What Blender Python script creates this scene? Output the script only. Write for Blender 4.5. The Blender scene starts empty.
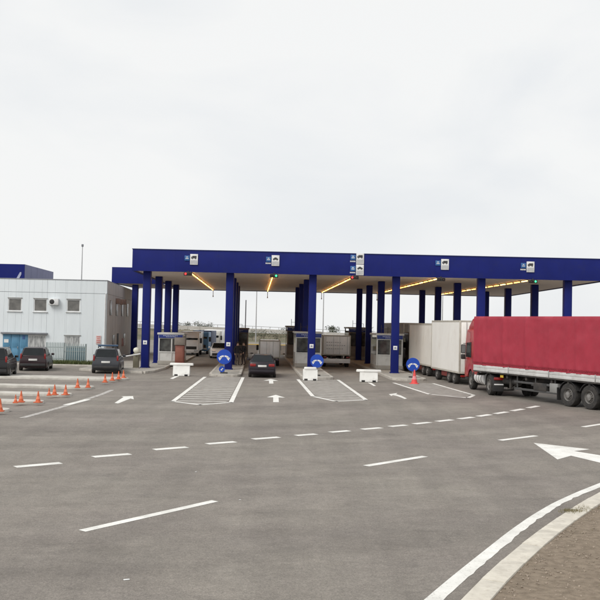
import bpy, bmesh, math, random
from mathutils import Matrix, Vector, noise
R = math.radians
random.seed(7)
S = bpy.context.scene
COL = S.collection

# ------------------------------------------------------------------ camera
F, H0, ROLL, HC = 850.0, 324.5, 0.022, 3.3        # pixels of the 600 px photograph, metres
cam = bpy.data.cameras.new('camera'); camo = bpy.data.objects.new('camera', cam); COL.objects.link(camo)
cam.sensor_width = 36; cam.lens = 36 * F / 600; cam.clip_end = 9000; cam.clip_start = 0.1
CM = Matrix.Translation((0, 0, HC)) @ Matrix.Rotation(R(90) + math.atan((H0 - 300) / F), 4, 'X') @ Matrix.Rotation(ROLL, 4, 'Z')
camo.matrix_world = CM
S.camera = camo

# ------------------------------------------------------------------ sky, sun, exposure
SUN_EL, SUN_AZ = R(46), R(222)     # azimuth clockwise from +Y: light from behind-left
w = bpy.data.worlds.new('World'); S.world = w; w.use_nodes = True
nt = w.node_tree; nt.nodes.clear()
def wn(t, **k):
    n = nt.nodes.new(t)
    for a, b in k.items(): setattr(n, a, b)
    return n
tc = wn('ShaderNodeTexCoord'); mp = wn('ShaderNodeMapping'); mp.inputs['Scale'].default_value = (1.0, 1.0, 2.0)
n1 = wn('ShaderNodeTexNoise'); n1.inputs['Scale'].default_value = 2.6; n1.inputs['Detail'].default_value = 7; n1.inputs['Roughness'].default_value = 0.5; n1.inputs['Distortion'].default_value = 0.35
cr = wn('ShaderNodeValToRGB')
cr.color_ramp.elements[0].position = 0.30; cr.color_ramp.elements[0].color = (0.765, 0.79, 0.815, 1)
cr.color_ramp.elements[1].position = 0.56; cr.color_ramp.elements[1].color = (0.885, 0.89, 0.885, 1)
sky = wn('ShaderNodeTexSky', sky_type='NISHITA', sun_disc=False, sun_elevation=SUN_EL, sun_rotation=SUN_AZ, dust_density=4.0)
sm = wn('ShaderNodeVectorMath', operation='SCALE'); sm.inputs['Scale'].default_value = 0.1
mx = wn('ShaderNodeMix', data_type='RGBA'); mx.inputs['Factor'].default_value = 0.95
bg = wn('ShaderNodeBackground'); bg.inputs['Strength'].default_value = 0.80
out = wn('ShaderNodeOutputWorld')
L = nt.links.new
L(tc.outputs['Generated'], mp.inputs['Vector']); L(mp.outputs['Vector'], n1.inputs['Vector']); L(n1.outputs['Fac'], cr.inputs['Fac'])
L(sky.outputs['Color'], sm.inputs[0]); L(sm.outputs['Vector'], mx.inputs['A']); L(cr.outputs['Color'], mx.inputs['B'])
L(mx.outputs['Result'], bg.inputs['Color']); L(bg.outputs['Background'], out.inputs['Surface'])
sl = bpy.data.lights.new('sun', 'SUN'); sl.energy = 1.5; sl.angle = R(30); sl.color = (1, 0.965, 0.91)
so = bpy.data.objects.new('sun', sl); COL.objects.link(so)
sd = Vector((math.sin(SUN_AZ) * math.cos(SUN_EL), math.cos(SUN_AZ) * math.cos(SUN_EL), math.sin(SUN_EL)))
so.rotation_euler = (-sd).to_track_quat('-Z', 'Y').to_euler(); so.location = (-20, -20, 40)
S.view_settings.view_transform = 'Standard'; S.view_settings.look = 'None'
S.view_settings.exposure = 0.42; S.view_settings.gamma = 1.0
S.render.engine = 'CYCLES'; S.cycles.max_bounces = 8; S.cycles.diffuse_bounces = 6

# ------------------------------------------------------------------ pixel -> place (600 px photograph)
RM = CM.to_3x3()
def ray(px, py): return RM @ Vector(((px - 300) / F, -(py - 300) / F, -1))
def G(px, py, z=0.0):
    d = ray(px, py); t = (z - HC) / d.z
    return Vector((d.x * t, d.y * t, z))
def P(px, py, Y):
    d = ray(px, py); t = Y / d.y
    return Vector((d.x * t, Y, HC + d.z * t))

# ------------------------------------------------------------------ materials
MATS = {}
def mat(name, col, rough=0.6, metal=0.0, var=0.08, vscale=3.0, bump=0.0, bscale=40.0, emit=None, estr=1.0, col2=None, spec=0.5, lo=0.35, hi=0.65, stretch=(1, 1, 1), coat=0.0, grime=None, gscale=1.2):
    if name in MATS: return MATS[name]
    m = bpy.data.materials.new(name); m.use_nodes = True; t = m.node_tree; b = t.nodes['Principled BSDF']
    N = t.nodes.new; K = t.links.new
    b.inputs['Roughness'].default_value = rough; b.inputs['Metallic'].default_value = metal
    b.inputs['Specular IOR Level'].default_value = spec; b.inputs['Coat Weight'].default_value = coat
    c2 = col2 or tuple(min(1, c * (1 - var * 2.2)) for c in col)
    co = N('ShaderNodeTexCoord'); ma = N('ShaderNodeMapping'); ma.inputs['Scale'].default_value = stretch
    K(co.outputs['Object'], ma.inputs['Vector'])
    no = N('ShaderNodeTexNoise'); no.inputs['Scale'].default_value = vscale; no.inputs['Detail'].default_value = 5
    K(ma.outputs['Vector'], no.inputs['Vector'])
    rp = N('ShaderNodeValToRGB'); rp.color_ramp.elements[0].position = lo; rp.color_ramp.elements[1].position = hi
    rp.color_ramp.elements[0].color = (*c2, 1); rp.color_ramp.elements[1].color = (*col, 1)
    K(no.outputs['Fac'], rp.inputs['Fac']); last = rp.outputs['Color']
    if grime:
        g = N('ShaderNodeTexNoise'); g.inputs['Scale'].default_value = gscale; g.inputs['Detail'].default_value = 8; g.inputs['Roughness'].default_value = 0.7
        K(ma.outputs['Vector'], g.inputs['Vector'])
        gr = N('ShaderNodeValToRGB'); gr.color_ramp.elements[0].position = 0.52; gr.color_ramp.elements[1].position = 0.72
        gr.color_ramp.elements[0].color = (0, 0, 0, 1); gr.color_ramp.elements[1].color = (0.75, 0.75, 0.75, 1)
        K(g.outputs['Fac'], gr.inputs['Fac'])
        mm = N('ShaderNodeMix'); mm.data_type = 'RGBA'; mm.inputs['B'].default_value = (*grime, 1)
        K(gr.outputs['Color'], mm.inputs['Factor']); K(last, mm.inputs['A']); last = mm.outputs['Result']
    K(last, b.inputs['Base Color'])
    if bump:
        nb = N('ShaderNodeTexNoise'); nb.inputs['Scale'].default_value = bscale; nb.inputs['Detail'].default_value = 6
        K(ma.outputs['Vector'], nb.inputs['Vector'])
        bu = N('ShaderNodeBump'); bu.inputs['Strength'].default_value = bump; bu.inputs['Distance'].default_value = 0.02
        K(nb.outputs['Fac'], bu.inputs['Height']); K(bu.outputs['Normal'], b.inputs['Normal'])
    if emit:
        b.inputs['Emission Color'].default_value = (*emit, 1); b.inputs['Emission Strength'].default_value = estr
    MATS[name] = m
    return m

def asphalt():
    m = bpy.data.materials.new('asphalt'); m.use_nodes = True; t = m.node_tree; b = t.nodes['Principled BSDF']
    N = t.nodes.new; K = t.links.new
    ge = N('ShaderNodeNewGeometry')
    def noi(scale, detail=4, rough=0.55, mapr=None, maps=None, dist=0):
        v = ge.outputs['Position']
        if mapr is not None:
            q = N('ShaderNodeMapping'); q.inputs['Rotation'].default_value = (0, 0, mapr); q.inputs['Scale'].default_value = maps
            K(v, q.inputs['Vector']); v = q.outputs['Vector']
        n = N('ShaderNodeTexNoise'); n.inputs['Scale'].default_value = scale; n.inputs['Detail'].default_value = detail
        n.inputs['Roughness'].default_value = rough; n.inputs['Distortion'].default_value = dist
        K(v, n.inputs['Vector']); return n.outputs['Fac']
    def ramp(f, a, b_, c0, c1):
        r = N('ShaderNodeValToRGB'); r.color_ramp.elements[0].position = a; r.color_ramp.elements[1].position = b_
        r.color_ramp.elements[0].color = (c0, c0, c0, 1) if not isinstance(c0, tuple) else (*c0, 1)
        r.color_ramp.elements[1].color = (c1, c1, c1, 1) if not isinstance(c1, tuple) else (*c1, 1)
        K(f, r.inputs['Fac']); return r.outputs['Color']
    def mul(a, b_):
        x = N('ShaderNodeMix'); x.data_type = 'RGBA'; x.blend_type = 'MULTIPLY'; x.inputs['Factor'].default_value = 1
        K(a, x.inputs['A']); K(b_, x.inputs['B']); return x.outputs['Result']
    base = ramp(noi(0.16, 5, 0.6), 0.32, 0.68, (0.222, 0.197, 0.176), (0.258, 0.235, 0.203))
    c = mul(base, ramp(noi(1.3, 6, 0.65), 0.28, 0.72, 0.86, 1.08))
    c = mul(c, ramp(noi(0.55, 5, 0.6, R(-33), (0.35, 1.7, 1)), 0.3, 0.7, 0.92, 1.05))       # tyre-worn streaks along the curve
    c = mul(c, ramp(noi(0.42, 4, 0.6, R(3), (2.4, 0.16, 1)), 0.28, 0.62, 0.86, 1.04))       # lane-wise streaks
    c = mul(c, ramp(noi(95, 3, 0.75), 0.25, 0.75, 0.52, 1.46))                               # aggregate
    c = mul(c, ramp(noi(34, 4, 0.7), 0.27, 0.73, 0.66, 1.32))
    c = mul(c, ramp(noi(11, 5, 0.72), 0.27, 0.73, 0.80, 1.18))
    c = mul(c, ramp(noi(3.2, 6, 0.72, R(-20), (0.9, 1.1, 1)), 0.30, 0.70, 0.90, 1.08))
    c = mul(c, ramp(noi(60, 2, 0.5), 0.64, 0.72, 1.0, 1.5))                                   # pale chips
    c = mul(c, ramp(noi(42, 2, 0.5), 0.28, 0.36, 0.55, 1.0))                                   # open pores
    c = mul(c, ramp(noi(0.8, 7, 0.75, R(10), (0.5, 1.4, 1)), 0.58, 0.76, 1.0, 0.66))          # oil stains
    c = mul(c, ramp(noi(4.0, 6, 0.75), 0.62, 0.78, 1.0, 0.62))
    # tyre-polished arcs where traffic swings from the road towards the lanes
    dn = N('ShaderNodeVectorMath'); dn.operation = 'DISTANCE'; dn.inputs[1].default_value = (-18, 62, 0); K(ge.outputs['Position'], dn.inputs[0])
    wob = N('ShaderNodeMath'); wob.operation = 'MULTIPLY_ADD'; wob.inputs[1].default_value = 2.2; K(noi(0.09, 2), wob.inputs[0]); K(dn.outputs['Value'], wob.inputs[2])
    na = N('ShaderNodeTexNoise'); na.noise_dimensions = '1D'; na.inputs['Scale'].default_value = 0.42; na.inputs['Detail'].default_value = 4; K(wob.outputs['Value'], na.inputs['W'])
    c = mul(c, ramp(na.outputs['Fac'], 0.3, 0.7, 0.87, 1.08))
    # hairline cracks, only in patches
    wv = N('ShaderNodeTexVoronoi'); wv.feature = 'DISTANCE_TO_EDGE'; wv.inputs['Scale'].default_value = 0.30
    nd = N('ShaderNodeTexNoise'); nd.inputs['Scale'].default_value = 1.6; nd.inputs['Detail'].default_value = 5; K(ge.outputs['Position'], nd.inputs['Vector'])
    ad = N('ShaderNodeVectorMath'); ad.operation = 'ADD'; sc = N('ShaderNodeVectorMath'); sc.operation = 'SCALE'; sc.inputs['Scale'].default_value = 1.1
    K(nd.outputs['Color'], sc.inputs[0]); K(sc.outputs['Vector'], ad.inputs[0]); K(ge.outputs['Position'], ad.inputs[1]); K(ad.outputs['Vector'], wv.inputs['Vector'])
    ck = ramp(wv.outputs['Distance'], 0.0, 0.006, 0.0, 1.0)
    mk = ramp(noi(0.21, 3, 0.5), 0.54, 0.62, 1.0, 0.0)
    mxn = N('ShaderNodeMath'); mxn.operation = 'MAXIMUM'; K(ck, mxn.inputs[0]); K(mk, mxn.inputs[1])
    c = mul(c, ramp(mxn.outputs['Value'], 0.0, 1.0, 0.72, 1.0))
    K(c, b.inputs['Base Color'])
    K(ramp(noi(0.9, 5), 0.3, 0.7, 0.72, 0.92), b.inputs['Roughness'])
    b.inputs['Specular IOR Level'].default_value = 0.35
    bu = N('ShaderNodeBump'); bu.inputs['Strength'].default_value = 0.55; bu.inputs['Distance'].default_value = 0.008
    K(noi(85, 4, 0.7), bu.inputs['Height']); K(bu.outputs['Normal'], b.inputs['Normal'])
    MATS['asphalt'] = m
    return m

def paint():
    m = bpy.data.materials.new('road_paint'); m.use_nodes = True; t = m.node_tree; b = t.nodes['Principled BSDF']
    N = t.nodes.new; K = t.links.new
    ge = N('ShaderNodeNewGeometry')
    def noi(s, d=5, r=0.65):
        n = N('ShaderNodeTexNoise'); n.inputs['Scale'].default_value = s; n.inputs['Detail'].default_value = d; n.inputs['Roughness'].default_value = r
        K(ge.outputs['Position'], n.inputs['Vector']); return n.outputs['Fac']
    a = N('ShaderNodeValToRGB'); a.color_ramp.elements[0].position = 0.3; a.color_ramp.elements[1].position = 0.62
    a.color_ramp.elements[0].color = (0.60, 0.59, 0.55, 1); a.color_ramp.elements[1].color = (0.80, 0.79, 0.75, 1)
    K(noi(1.6), a.inputs['Fac'])
    f = N('ShaderNodeValToRGB'); f.color_ramp.elements[0].position = 0.57; f.color_ramp.elements[1].position = 0.68
    f.color_ramp.elements[0].color = (0, 0, 0, 1); f.color_ramp.elements[1].color = (0.85, 0.85, 0.85, 1)
    K(noi(22, 6, 0.75), f.inputs['Fac'])
    x = N('ShaderNodeMix'); x.data_type = 'RGBA'; x.inputs['B'].default_value = (0.24, 0.225, 0.21, 1)
    K(f.outputs['Color'], x.inputs['Factor']); K(a.outputs['Color'], x.inputs['A']); K(x.outputs['Result'], b.inputs['Base Color'])
    b.inputs['Roughness'].default_value = 0.75
    MATS['road_paint'] = m
    return m

ASPH = asphalt(); PAINT = paint()
WORN = mat('worn_paint', (0.52, 0.50, 0.47), 0.8, var=0.2, vscale=7, col2=(0.27, 0.25, 0.235), lo=0.36, hi=0.62)
HATCH = mat('hatch_paint', (0.42, 0.40, 0.37), 0.8, vscale=3, col2=(0.30, 0.28, 0.255), lo=0.34, hi=0.66)
GRASS = mat('field_grass', (0.10, 0.105, 0.05), 0.95, vscale=0.6, col2=(0.15, 0.13, 0.08), bump=0.5, bscale=8)
DIRT = mat('bare_dirt', (0.24, 0.19, 0.14), 0.95, vscale=9, col2=(0.155, 0.12, 0.085), bump=0.9, bscale=26, grime=(0.28, 0.23, 0.175), gscale=45)
CONC = mat('kerb_concrete', (0.50, 0.47, 0.42), 0.9, vscale=4, col2=(0.38, 0.355, 0.32), bump=0.3, bscale=30, grime=(0.25, 0.22, 0.19), gscale=7)
KPAINT = mat('whitewashed_kerb', (0.64, 0.60, 0.52), 0.9, vscale=5, col2=(0.52, 0.485, 0.42), bump=0.3, bscale=30, grime=(0.42, 0.38, 0.32), gscale=9)
CONC2 = mat('island_concrete', (0.40, 0.38, 0.34), 0.9, vscale=1.6, col2=(0.30, 0.28, 0.25), bump=0.3, bscale=30, grime=(0.22, 0.20, 0.17), gscale=3)
PALEC = mat('pale_concrete', (0.58, 0.555, 0.505), 0.9, vscale=1.6, col2=(0.42, 0.40, 0.36), bump=0.2, bscale=30, grime=(0.33, 0.30, 0.26), gscale=2.5)
BLUE = mat('blue_cladding', (0.0095, 0.0165, 0.150), 0.5, vscale=0.8, col2=(0.0078, 0.0138, 0.126), grime=(0.014, 0.02, 0.11), gscale=1.5, spec=0.16)
CEIL = mat('canopy_soffit', (0.84, 0.76, 0.68), 0.7, vscale=1.0, col2=(0.78, 0.70, 0.62))
WHITE = mat('white_paint', (0.80, 0.80, 0.77), 0.45, vscale=2, col2=(0.72, 0.72, 0.69), grime=(0.58, 0.56, 0.52), gscale=3)
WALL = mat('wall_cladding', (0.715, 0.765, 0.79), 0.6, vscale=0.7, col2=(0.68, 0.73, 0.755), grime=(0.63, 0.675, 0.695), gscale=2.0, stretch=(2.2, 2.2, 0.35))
WALL2 = mat('shaded_side_cladding', (0.56, 0.55, 0.53), 0.7, vscale=0.7, col2=(0.46, 0.45, 0.435), grime=(0.33, 0.315, 0.30), gscale=1.4, stretch=(1.6, 1.6, 0.4))  # facade cladding darkened: shade of the side wall is in the colour
TRIM = mat('grey_trim', (0.22, 0.23, 0.25), 0.5)
GLASS = mat('dark_glass', (0.014, 0.017, 0.019), 0.08, var=0.1, spec=0.3)
WGLASS = mat('window_glass', (0.17, 0.165, 0.155), 0.25, vscale=3, col2=(0.11, 0.108, 0.102), spec=0.6)
CURT = mat('curtained_glass', (0.55, 0.56, 0.55), 0.3, vscale=4, col2=(0.22, 0.23, 0.235), stretch=(4, 4, 0.6))
TEAL = mat('blue_door_paint', (0.095, 0.255, 0.40), 0.5, vscale=2.5, col2=(0.075, 0.21, 0.34))
TEAL2 = mat('grey_blue_sheet', (0.20, 0.31, 0.36), 0.6, vscale=2.5, col2=(0.15, 0.245, 0.29))
RUB = mat('tyre_rubber', (0.022, 0.021, 0.021), 0.85, vscale=6, col2=(0.05, 0.046, 0.042), bump=0.2)
RIM = mat('wheel_rim', (0.36, 0.36, 0.36), 0.4, 0.7, vscale=6, col2=(0.22, 0.21, 0.20))
RIMT = mat('truck_rim', (0.30, 0.29, 0.28), 0.55, 0.4, vscale=8, col2=(0.16, 0.15, 0.14))
BLK = mat('black_plastic', (0.022, 0.022, 0.024), 0.6, vscale=4, col2=(0.035, 0.033, 0.032))
CHAS = mat('chassis_black', (0.026, 0.025, 0.025), 0.7, vscale=3, col2=(0.06, 0.053, 0.047))
METAL = mat('bare_metal', (0.55, 0.55, 0.54), 0.35, 0.8, vscale=4)
ALU = mat('aluminium_board', (0.66, 0.66, 0.65), 0.5, 0.15, vscale=2, col2=(0.56, 0.555, 0.54), grime=(0.38, 0.35, 0.32), gscale=3)
POLE = mat('galvanised_pole', (0.42, 0.42, 0.42), 0.55, 0.3)
TAIL = mat('tail_lens', (0.27, 0.014, 0.013), 0.2, vscale=5, spec=0.6)
HEADL = mat('head_lens', (0.6, 0.62, 0.64), 0.15, vscale=5)
PLATE = mat('number_plate', (0.72, 0.72, 0.70), 0.5)
ORANGE = mat('cone_orange', (0.66, 0.135, 0.045), 0.7, vscale=7, col2=(0.52, 0.11, 0.045), grime=(0.38, 0.15, 0.09), gscale=8)
PINK = mat('cone_red_pink', (0.78, 0.075, 0.075), 0.6, vscale=7, col2=(0.66, 0.08, 0.07))
SBLUE = mat('sign_blue', (0.008, 0.065, 0.45), 0.4, vscale=3, col2=(0.007, 0.058, 0.39))
SWHITE = mat('sign_white', (0.78, 0.78, 0.77), 0.45)
RED = mat('cab_red', (0.47, 0.030, 0.030), 0.35, vscale=2, col2=(0.38, 0.026, 0.026), coat=0.3, grime=(0.22, 0.05, 0.045), gscale=3)

# ------------------------------------------------------------------ mesh helpers
def link(name, me, m=None, parent=None):
    o = bpy.data.objects.new(name, me); COL.objects.link(o)
    if m is not None and me is not None and not me.materials: me.materials.append(m)
    if parent is not None: o.parent = parent
    return o
def obj(name, bm, m, parent=None, smooth=35, T=None):
    if T is not None: bm.transform(T)
    bmesh.ops.recalc_face_normals(bm, faces=bm.faces)
    me = bpy.data.meshes.new(name); bm.to_mesh(me); bm.free()
    if smooth:
        for p in me.polygons: p.use_smooth = True
        me.set_sharp_from_angle(angle=R(smooth))
    return link(name, me, m, parent)
def tag(o, label, cat, group=None):
    o['label'] = label; o['category'] = cat
    if group: o['group'] = group
    return o
def thing(name, label, cat, loc=(0, 0, 0), rz=0.0, group=None):
    o = link(name, None); o.location = loc; o.rotation_euler = (0, 0, rz); o.empty_display_size = 0.3
    return tag(o, label, cat, group)
def struct(o): o['kind'] = 'structure'; return o
def stuff(o): o['kind'] = 'stuff'; return o
def B(): return bmesh.new()
def merge(bm, t):
    me = bpy.data.meshes.new('tmp'); t.to_mesh(me); t.free(); bm.from_mesh(me); bpy.data.meshes.remove(me)
def box(bm, c, s, bev=0.0, rz=0.0, seg=2, T=None, taper=None):
    """c centre, s full sizes; taper scales the top in x, y"""
    t = bmesh.new(); bmesh.ops.create_cube(t, size=1)
    for v in t.verts:
        k = taper if (taper and v.co.z > 0) else (1, 1)
        v.co = Vector((v.co.x * s[0] * k[0], v.co.y * s[1] * k[1], v.co.z * s[2]))
    if bev: bmesh.ops.bevel(t, geom=list(t.edges), offset=bev, segments=seg, profile=0.5, affect='EDGES')
    t.transform(Matrix.Translation(c) @ Matrix.Rotation(rz, 4, 'Z'))
    if T is not None: t.transform(T)
    merge(bm, t)
def prism(bm, pts, z0, z1, bev=0.0):
    """extrude an xy outline from z0 to z1"""
    t = bmesh.new()
    a = [t.verts.new((p[0], p[1], z0)) for p in pts]; b = [t.verts.new((p[0], p[1], z1)) for p in pts]
    n = len(pts); top = t.faces.new(b); t.faces.new(a[::-1])
    for i in range(n): t.faces.new((a[i], a[(i + 1) % n], b[(i + 1) % n], b[i]))
    if bev: bmesh.ops.bevel(t, geom=[e for e in top.edges], offset=bev, segments=2, profile=0.5, affect='EDGES')
    merge(bm, t)
def xprism(bm, yz, x0, x1, bev=0.0, seg=2):
    """extrude a side outline (y, z) along x"""
    t = bmesh.new()
    a = [t.verts.new((x0, p[0], p[1])) for p in yz]; b = [t.verts.new((x1, p[0], p[1])) for p in yz]
    n = len(yz); f0 = t.faces.new(a); f1 = t.faces.new(b[::-1])
    for i in range(n): t.faces.new((a[i], b[i], b[(i + 1) % n], a[(i + 1) % n]))
    if bev: bmesh.ops.bevel(t, geom=list(f0.edges) + list(f1.edges), offset=bev, segments=seg, profile=0.5, affect='EDGES')
    merge(bm, t)
def sheet(bm, pts, z=None):
    bm.faces.new([bm.verts.new((p[0], p[1], p[2] if z is None else z)) for p in pts])
def tube(bm, p0, p1, r, n=8, r1=None):
    p0 = Vector(p0); p1 = Vector(p1); d = p1 - p0; q = d.to_track_quat('Z', 'Y'); r1 = r if r1 is None else r1
    a = []; b = []
    for i in range(n):
        an = 2 * math.pi * i / n; u = q @ Vector((math.cos(an), math.sin(an), 0))
        a.append(bm.verts.new(p0 + u * r)); b.append(bm.verts.new(p1 + u * r1))
    for i in range(n): bm.faces.new((a[i], a[(i + 1) % n], b[(i + 1) % n], b[i]))
    bm.faces.new(a[::-1]); bm.faces.new(b)
def lathe(bm, prof, n=24, axis='Z', c=(0, 0, 0)):
    """prof: (radius, height) list"""
    rings = []
    for r, h in prof:
        ring = []
        if r < 1e-6:
            p = {'Z': (0, 0, h), 'X': (h, 0, 0), 'Y': (0, h, 0)}[axis]
            ring = [bm.verts.new(Vector(p) + Vector(c))]
        else:
            for i in range(n):
                a = 2 * math.pi * i / n; u, v = r * math.cos(a), r * math.sin(a)
                p = {'Z': (u, v, h), 'X': (h, u, v), 'Y': (u, h, v)}[axis]
                ring.append(bm.verts.new(Vector(p) + Vector(c)))
        rings.append(ring)
    for a, b in zip(rings, rings[1:]):
        if len(a) == 1 and len(b) == 1: continue
        if len(a) == 1:
            for i in range(n): bm.faces.new((a[0], b[i], b[(i + 1) % n]))
        elif len(b) == 1:
            for i in range(n): bm.faces.new((a[i], b[0], a[(i + 1) % n]))
        else:
            for i in range(n): bm.faces.new((a[i], b[i], b[(i + 1) % n], a[(i + 1) % n]))
def pane(bm, q, ins=(0.08, 0.08, 0.1, 0.1), th=0.012, off=0.004):
    """thin slab on quad q (bl, br, tr, tl as seen from outside), inset left/right/bottom/top fractions"""
    bl, br, tr, tl = [Vector(v) for v in q]
    def at(u, v): return bl * (1 - u) * (1 - v) + br * u * (1 - v) + tr * u * v + tl * (1 - u) * v
    c = [at(ins[0], ins[2]), at(1 - ins[1], ins[2]), at(1 - ins[1], 1 - ins[3]), at(ins[0], 1 - ins[3])]
    n = (c[1] - c[0]).cross(c[3] - c[0]).normalized()
    a = [bm.verts.new(p - n * th) for p in c]; b = [bm.verts.new(p + n * off) for p in c]
    bm.faces.new(b); bm.faces.new(a[::-1])
    for i in range(4): bm.faces.new((a[i], a[(i + 1) % 4], b[(i + 1) % 4], b[i]))
def strip_pts(pts, w):
    """outline of a polyline band of width w"""
    l = []; r = []
    for i, p in enumerate(pts):
        a = Vector(pts[max(i - 1, 0)][:2]); b = Vector(pts[min(i + 1, len(pts) - 1)][:2]); d = (b - a).normalized(); n = Vector((-d.y, d.x))
        ww = w if not isinstance(w, (list, tuple)) else w[i]
        l.append(Vector(p[:2]) + n * ww / 2); r.append(Vector(p[:2]) - n * ww / 2)
    return l, r
def band(bm, pts, w, z):
    l, r = strip_pts(pts, w)
    vl = [bm.verts.new((p.x, p.y, z)) for p in l]; vr = [bm.verts.new((p.x, p.y, z)) for p in r]
    for i in range(len(pts) - 1): bm.faces.new((vr[i], vr[i + 1], vl[i + 1], vl[i]))
def dup_children(src, dst):
    for ch in src.children:
        c = ch.copy(); COL.objects.link(c); c.parent = dst
        for g in ch.children:
            d = g.copy(); COL.objects.link(d); d.parent = c

# ================================================================== SETTING
# terrain: level round the plaza, falling gently away beyond the raised road
bm = B(); xs = [-3000, -900, -300, -120, -60, 0, 60, 120, 300, 900, 3000]; ys = [-200, -40, 40, 100, 150, 190, 215, 300, 500, 900, 1600, 3200, 5500]
g = [[bm.verts.new((x, y, -0.06 if y <= 190 else -0.06 - (y - 190) * 0.012)) for x in xs] for y in ys]
for j in range(len(ys) - 1):
    for i in range(len(xs) - 1): bm.faces.new((g[j][i], g[j][i + 1], g[j + 1][i + 1], g[j + 1][i]))
struct(obj('ground', bm, GRASS, smooth=None))
bm = B(); sheet(bm, [(-90, -30), (90, -30), (90, 150), (-90, 150)], 0.0)
road = struct(obj('road', bm, ASPH, smooth=None))
def mark(name, pts=None, m=PAINT, z=0.004, bm=None):
    if bm is None:
        bm = B(); sheet(bm, pts, z)
    return obj(name, bm, m, road, smooth=None)

# dashes of the give-way line and of the lane line
def dash(a, b, w, m=PAINT):
    pa, pb = G(*a), G(*b); bm = B(); band(bm, [pa, pb], w, 0.004); mark('lane_dash', bm=bm, m=m)
for a, b in [((-40, 472), (-8, 469)), ((15, 467), (61, 463)), ((93, 457), (130, 454)), ((154, 449.7), (187, 447.2)), ((207, 444), (235, 441.8)), ((253, 439.2), (279, 437.2)),
             ((296, 435.6), (316, 434.1)), ((330, 432.3), (349, 430.8)), ((362, 429.4), (381, 427.8)), ((390, 426.6), (406, 425.1)), ((414, 424), (430, 422.4)),
             ((437, 421.5), (452, 419.8)), ((459, 419), (473, 417.2)), ((478, 416.4), (490, 414.6)), ((495, 413.8), (507, 411.9)), ((512, 411), (523, 409)), ((528, 408), (538, 406))]:
    dash(a, b, 0.26)
for a, b in [((82, 531), (215, 501)), ((366, 466), (425, 456.4)), ((500, 440.4), (536, 435.8)), ((583, 427), (625, 420.5))]:
    dash(a, b, 0.20 if a[0] != 82 else 0.17)
# worn line in front of the parking islands
bm = B(); band(bm, [G(22, 418), G(62, 407), G(100, 395), G(112, 390)], 0.22, 0.004); mark('worn_edge_line', bm=bm, m=WORN)
bm = B(); band(bm, [G(66, 405.2), G(88, 399.6)], 0.28, 0.008); mark('lane_dash', bm=bm)

def poly_mark(name, pix, z=0.004, m=PAINT): return mark(name, [G(*p) for p in pix], m, z)
# lane arrows (outlines on the ground)
def arrow(base, yaw, Ls, hw, sw, hl, bend=0.0, z=0.004):
    """straight arrow: length Ls, head width hw, head length hl, shaft width sw; bend shears the head sideways"""
    pts = [(-sw / 2, 0), (sw / 2, 0), (sw / 2 + bend, Ls - hl), (hw / 2 + bend, Ls - hl), (bend * 1.15, Ls), (-hw / 2 + bend, Ls - hl), (-sw / 2 + bend, Ls - hl)]
    c, s = math.cos(yaw), math.sin(yaw)
    mark('lane_arrow', [(base.x + x * c - y * s, base.y + x * s + y * c) for x, y in pts], PAINT, z)
arrow(G(276, 402.2), 0.03, 3.7, 0.82, 0.24, 1.4)
arrow(G(271.3, 383.6), 0.04, 4.0, 0.85, 0.24, 1.7)
poly_mark('lane_arrow', [(388.8, 394.2), (397.5, 393), (396, 394.2), (401, 395.6), (407, 398.6), (404.6, 399), (398, 396.4), (393, 395.2), (391.4, 396)])
poly_mark('lane_arrow', [(367.6, 382.6), (371.5, 383), (376, 385.8), (373.6, 386)])
poly_mark('lane_arrow', [(114.5, 403), (123.5, 397.2), (121.5, 396.4), (133, 396.2), (133.8, 399.4), (130.5, 398.6), (118, 403.6)])
poly_mark('lane_arrow', [(533.5, 443), (590, 449.4), (574, 451.2), (612, 457.3), (612, 465.7), (571, 455.8), (557.5, 459.6)])
poly_mark('lane_arrow', [(170, 378.6), (177, 375.2), (175.5, 374.8), (182, 374.2), (182.5, 376), (180, 375.8), (173, 379)])

# painted hatching in front of the islands
def hatch(outline, n, open_edge, wl=0.19):
    pts = [G(*p) for p in outline]
    cx = sum(p.x for p in pts) / len(pts)
    bm = B()
    seq = pts[open_edge:] + pts[:open_edge]
    for a, b in zip(seq, seq[1:]):
        bm2 = B(); d = (b - a).normalized(); band(bm2, [a - d * 0.08, b + d * 0.08], wl, 0.006); mark('hatch_border', bm=bm2)
    bm.free()
    y0 = min(p.y for p in pts); y1 = max(p.y for p in pts)
    def span(y):
        xs = []
        for a, b in zip(pts, pts[1:] + pts[:1]):
            if (a.y - y) * (b.y - y) < 0: xs.append(a.x + (b.x - a.x) * (y - a.y) / (b.y - a.y))
        return (min(xs), max(xs)) if len(xs) >= 2 else None
    st = (y1 - y0) / n
    for i in range(n):
        y = y0 + st * (i + 0.5); s = span(y)
        if not s or s[1] - s[0] < 0.5: continue
        hh = st * 0.31; sl = 0.10
        t = span(min(y + hh, y1 - 0.01)) or s; q = span(max(y - hh, y0 + 0.01)) or s
        mark('hatch_stripe', [(q[0] + 0.14, y - hh), (q[1] - 0.14, y - hh + sl), (t[1] - 0.14, y + hh + sl), (t[0] + 0.14, y + hh)], HATCH)
hatch([(205, 377), (173, 401.5), (200, 405), (231, 402.5), (243, 377.5)], 17, 0)
hatch([(298, 379.5), (313, 396.5), (336, 401.5), (366, 400), (338, 380)], 16, 0)
hatch([(394, 383), (430, 394.5), (468, 398), (474, 395.2), (433, 383.5)], 13, 0)

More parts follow.
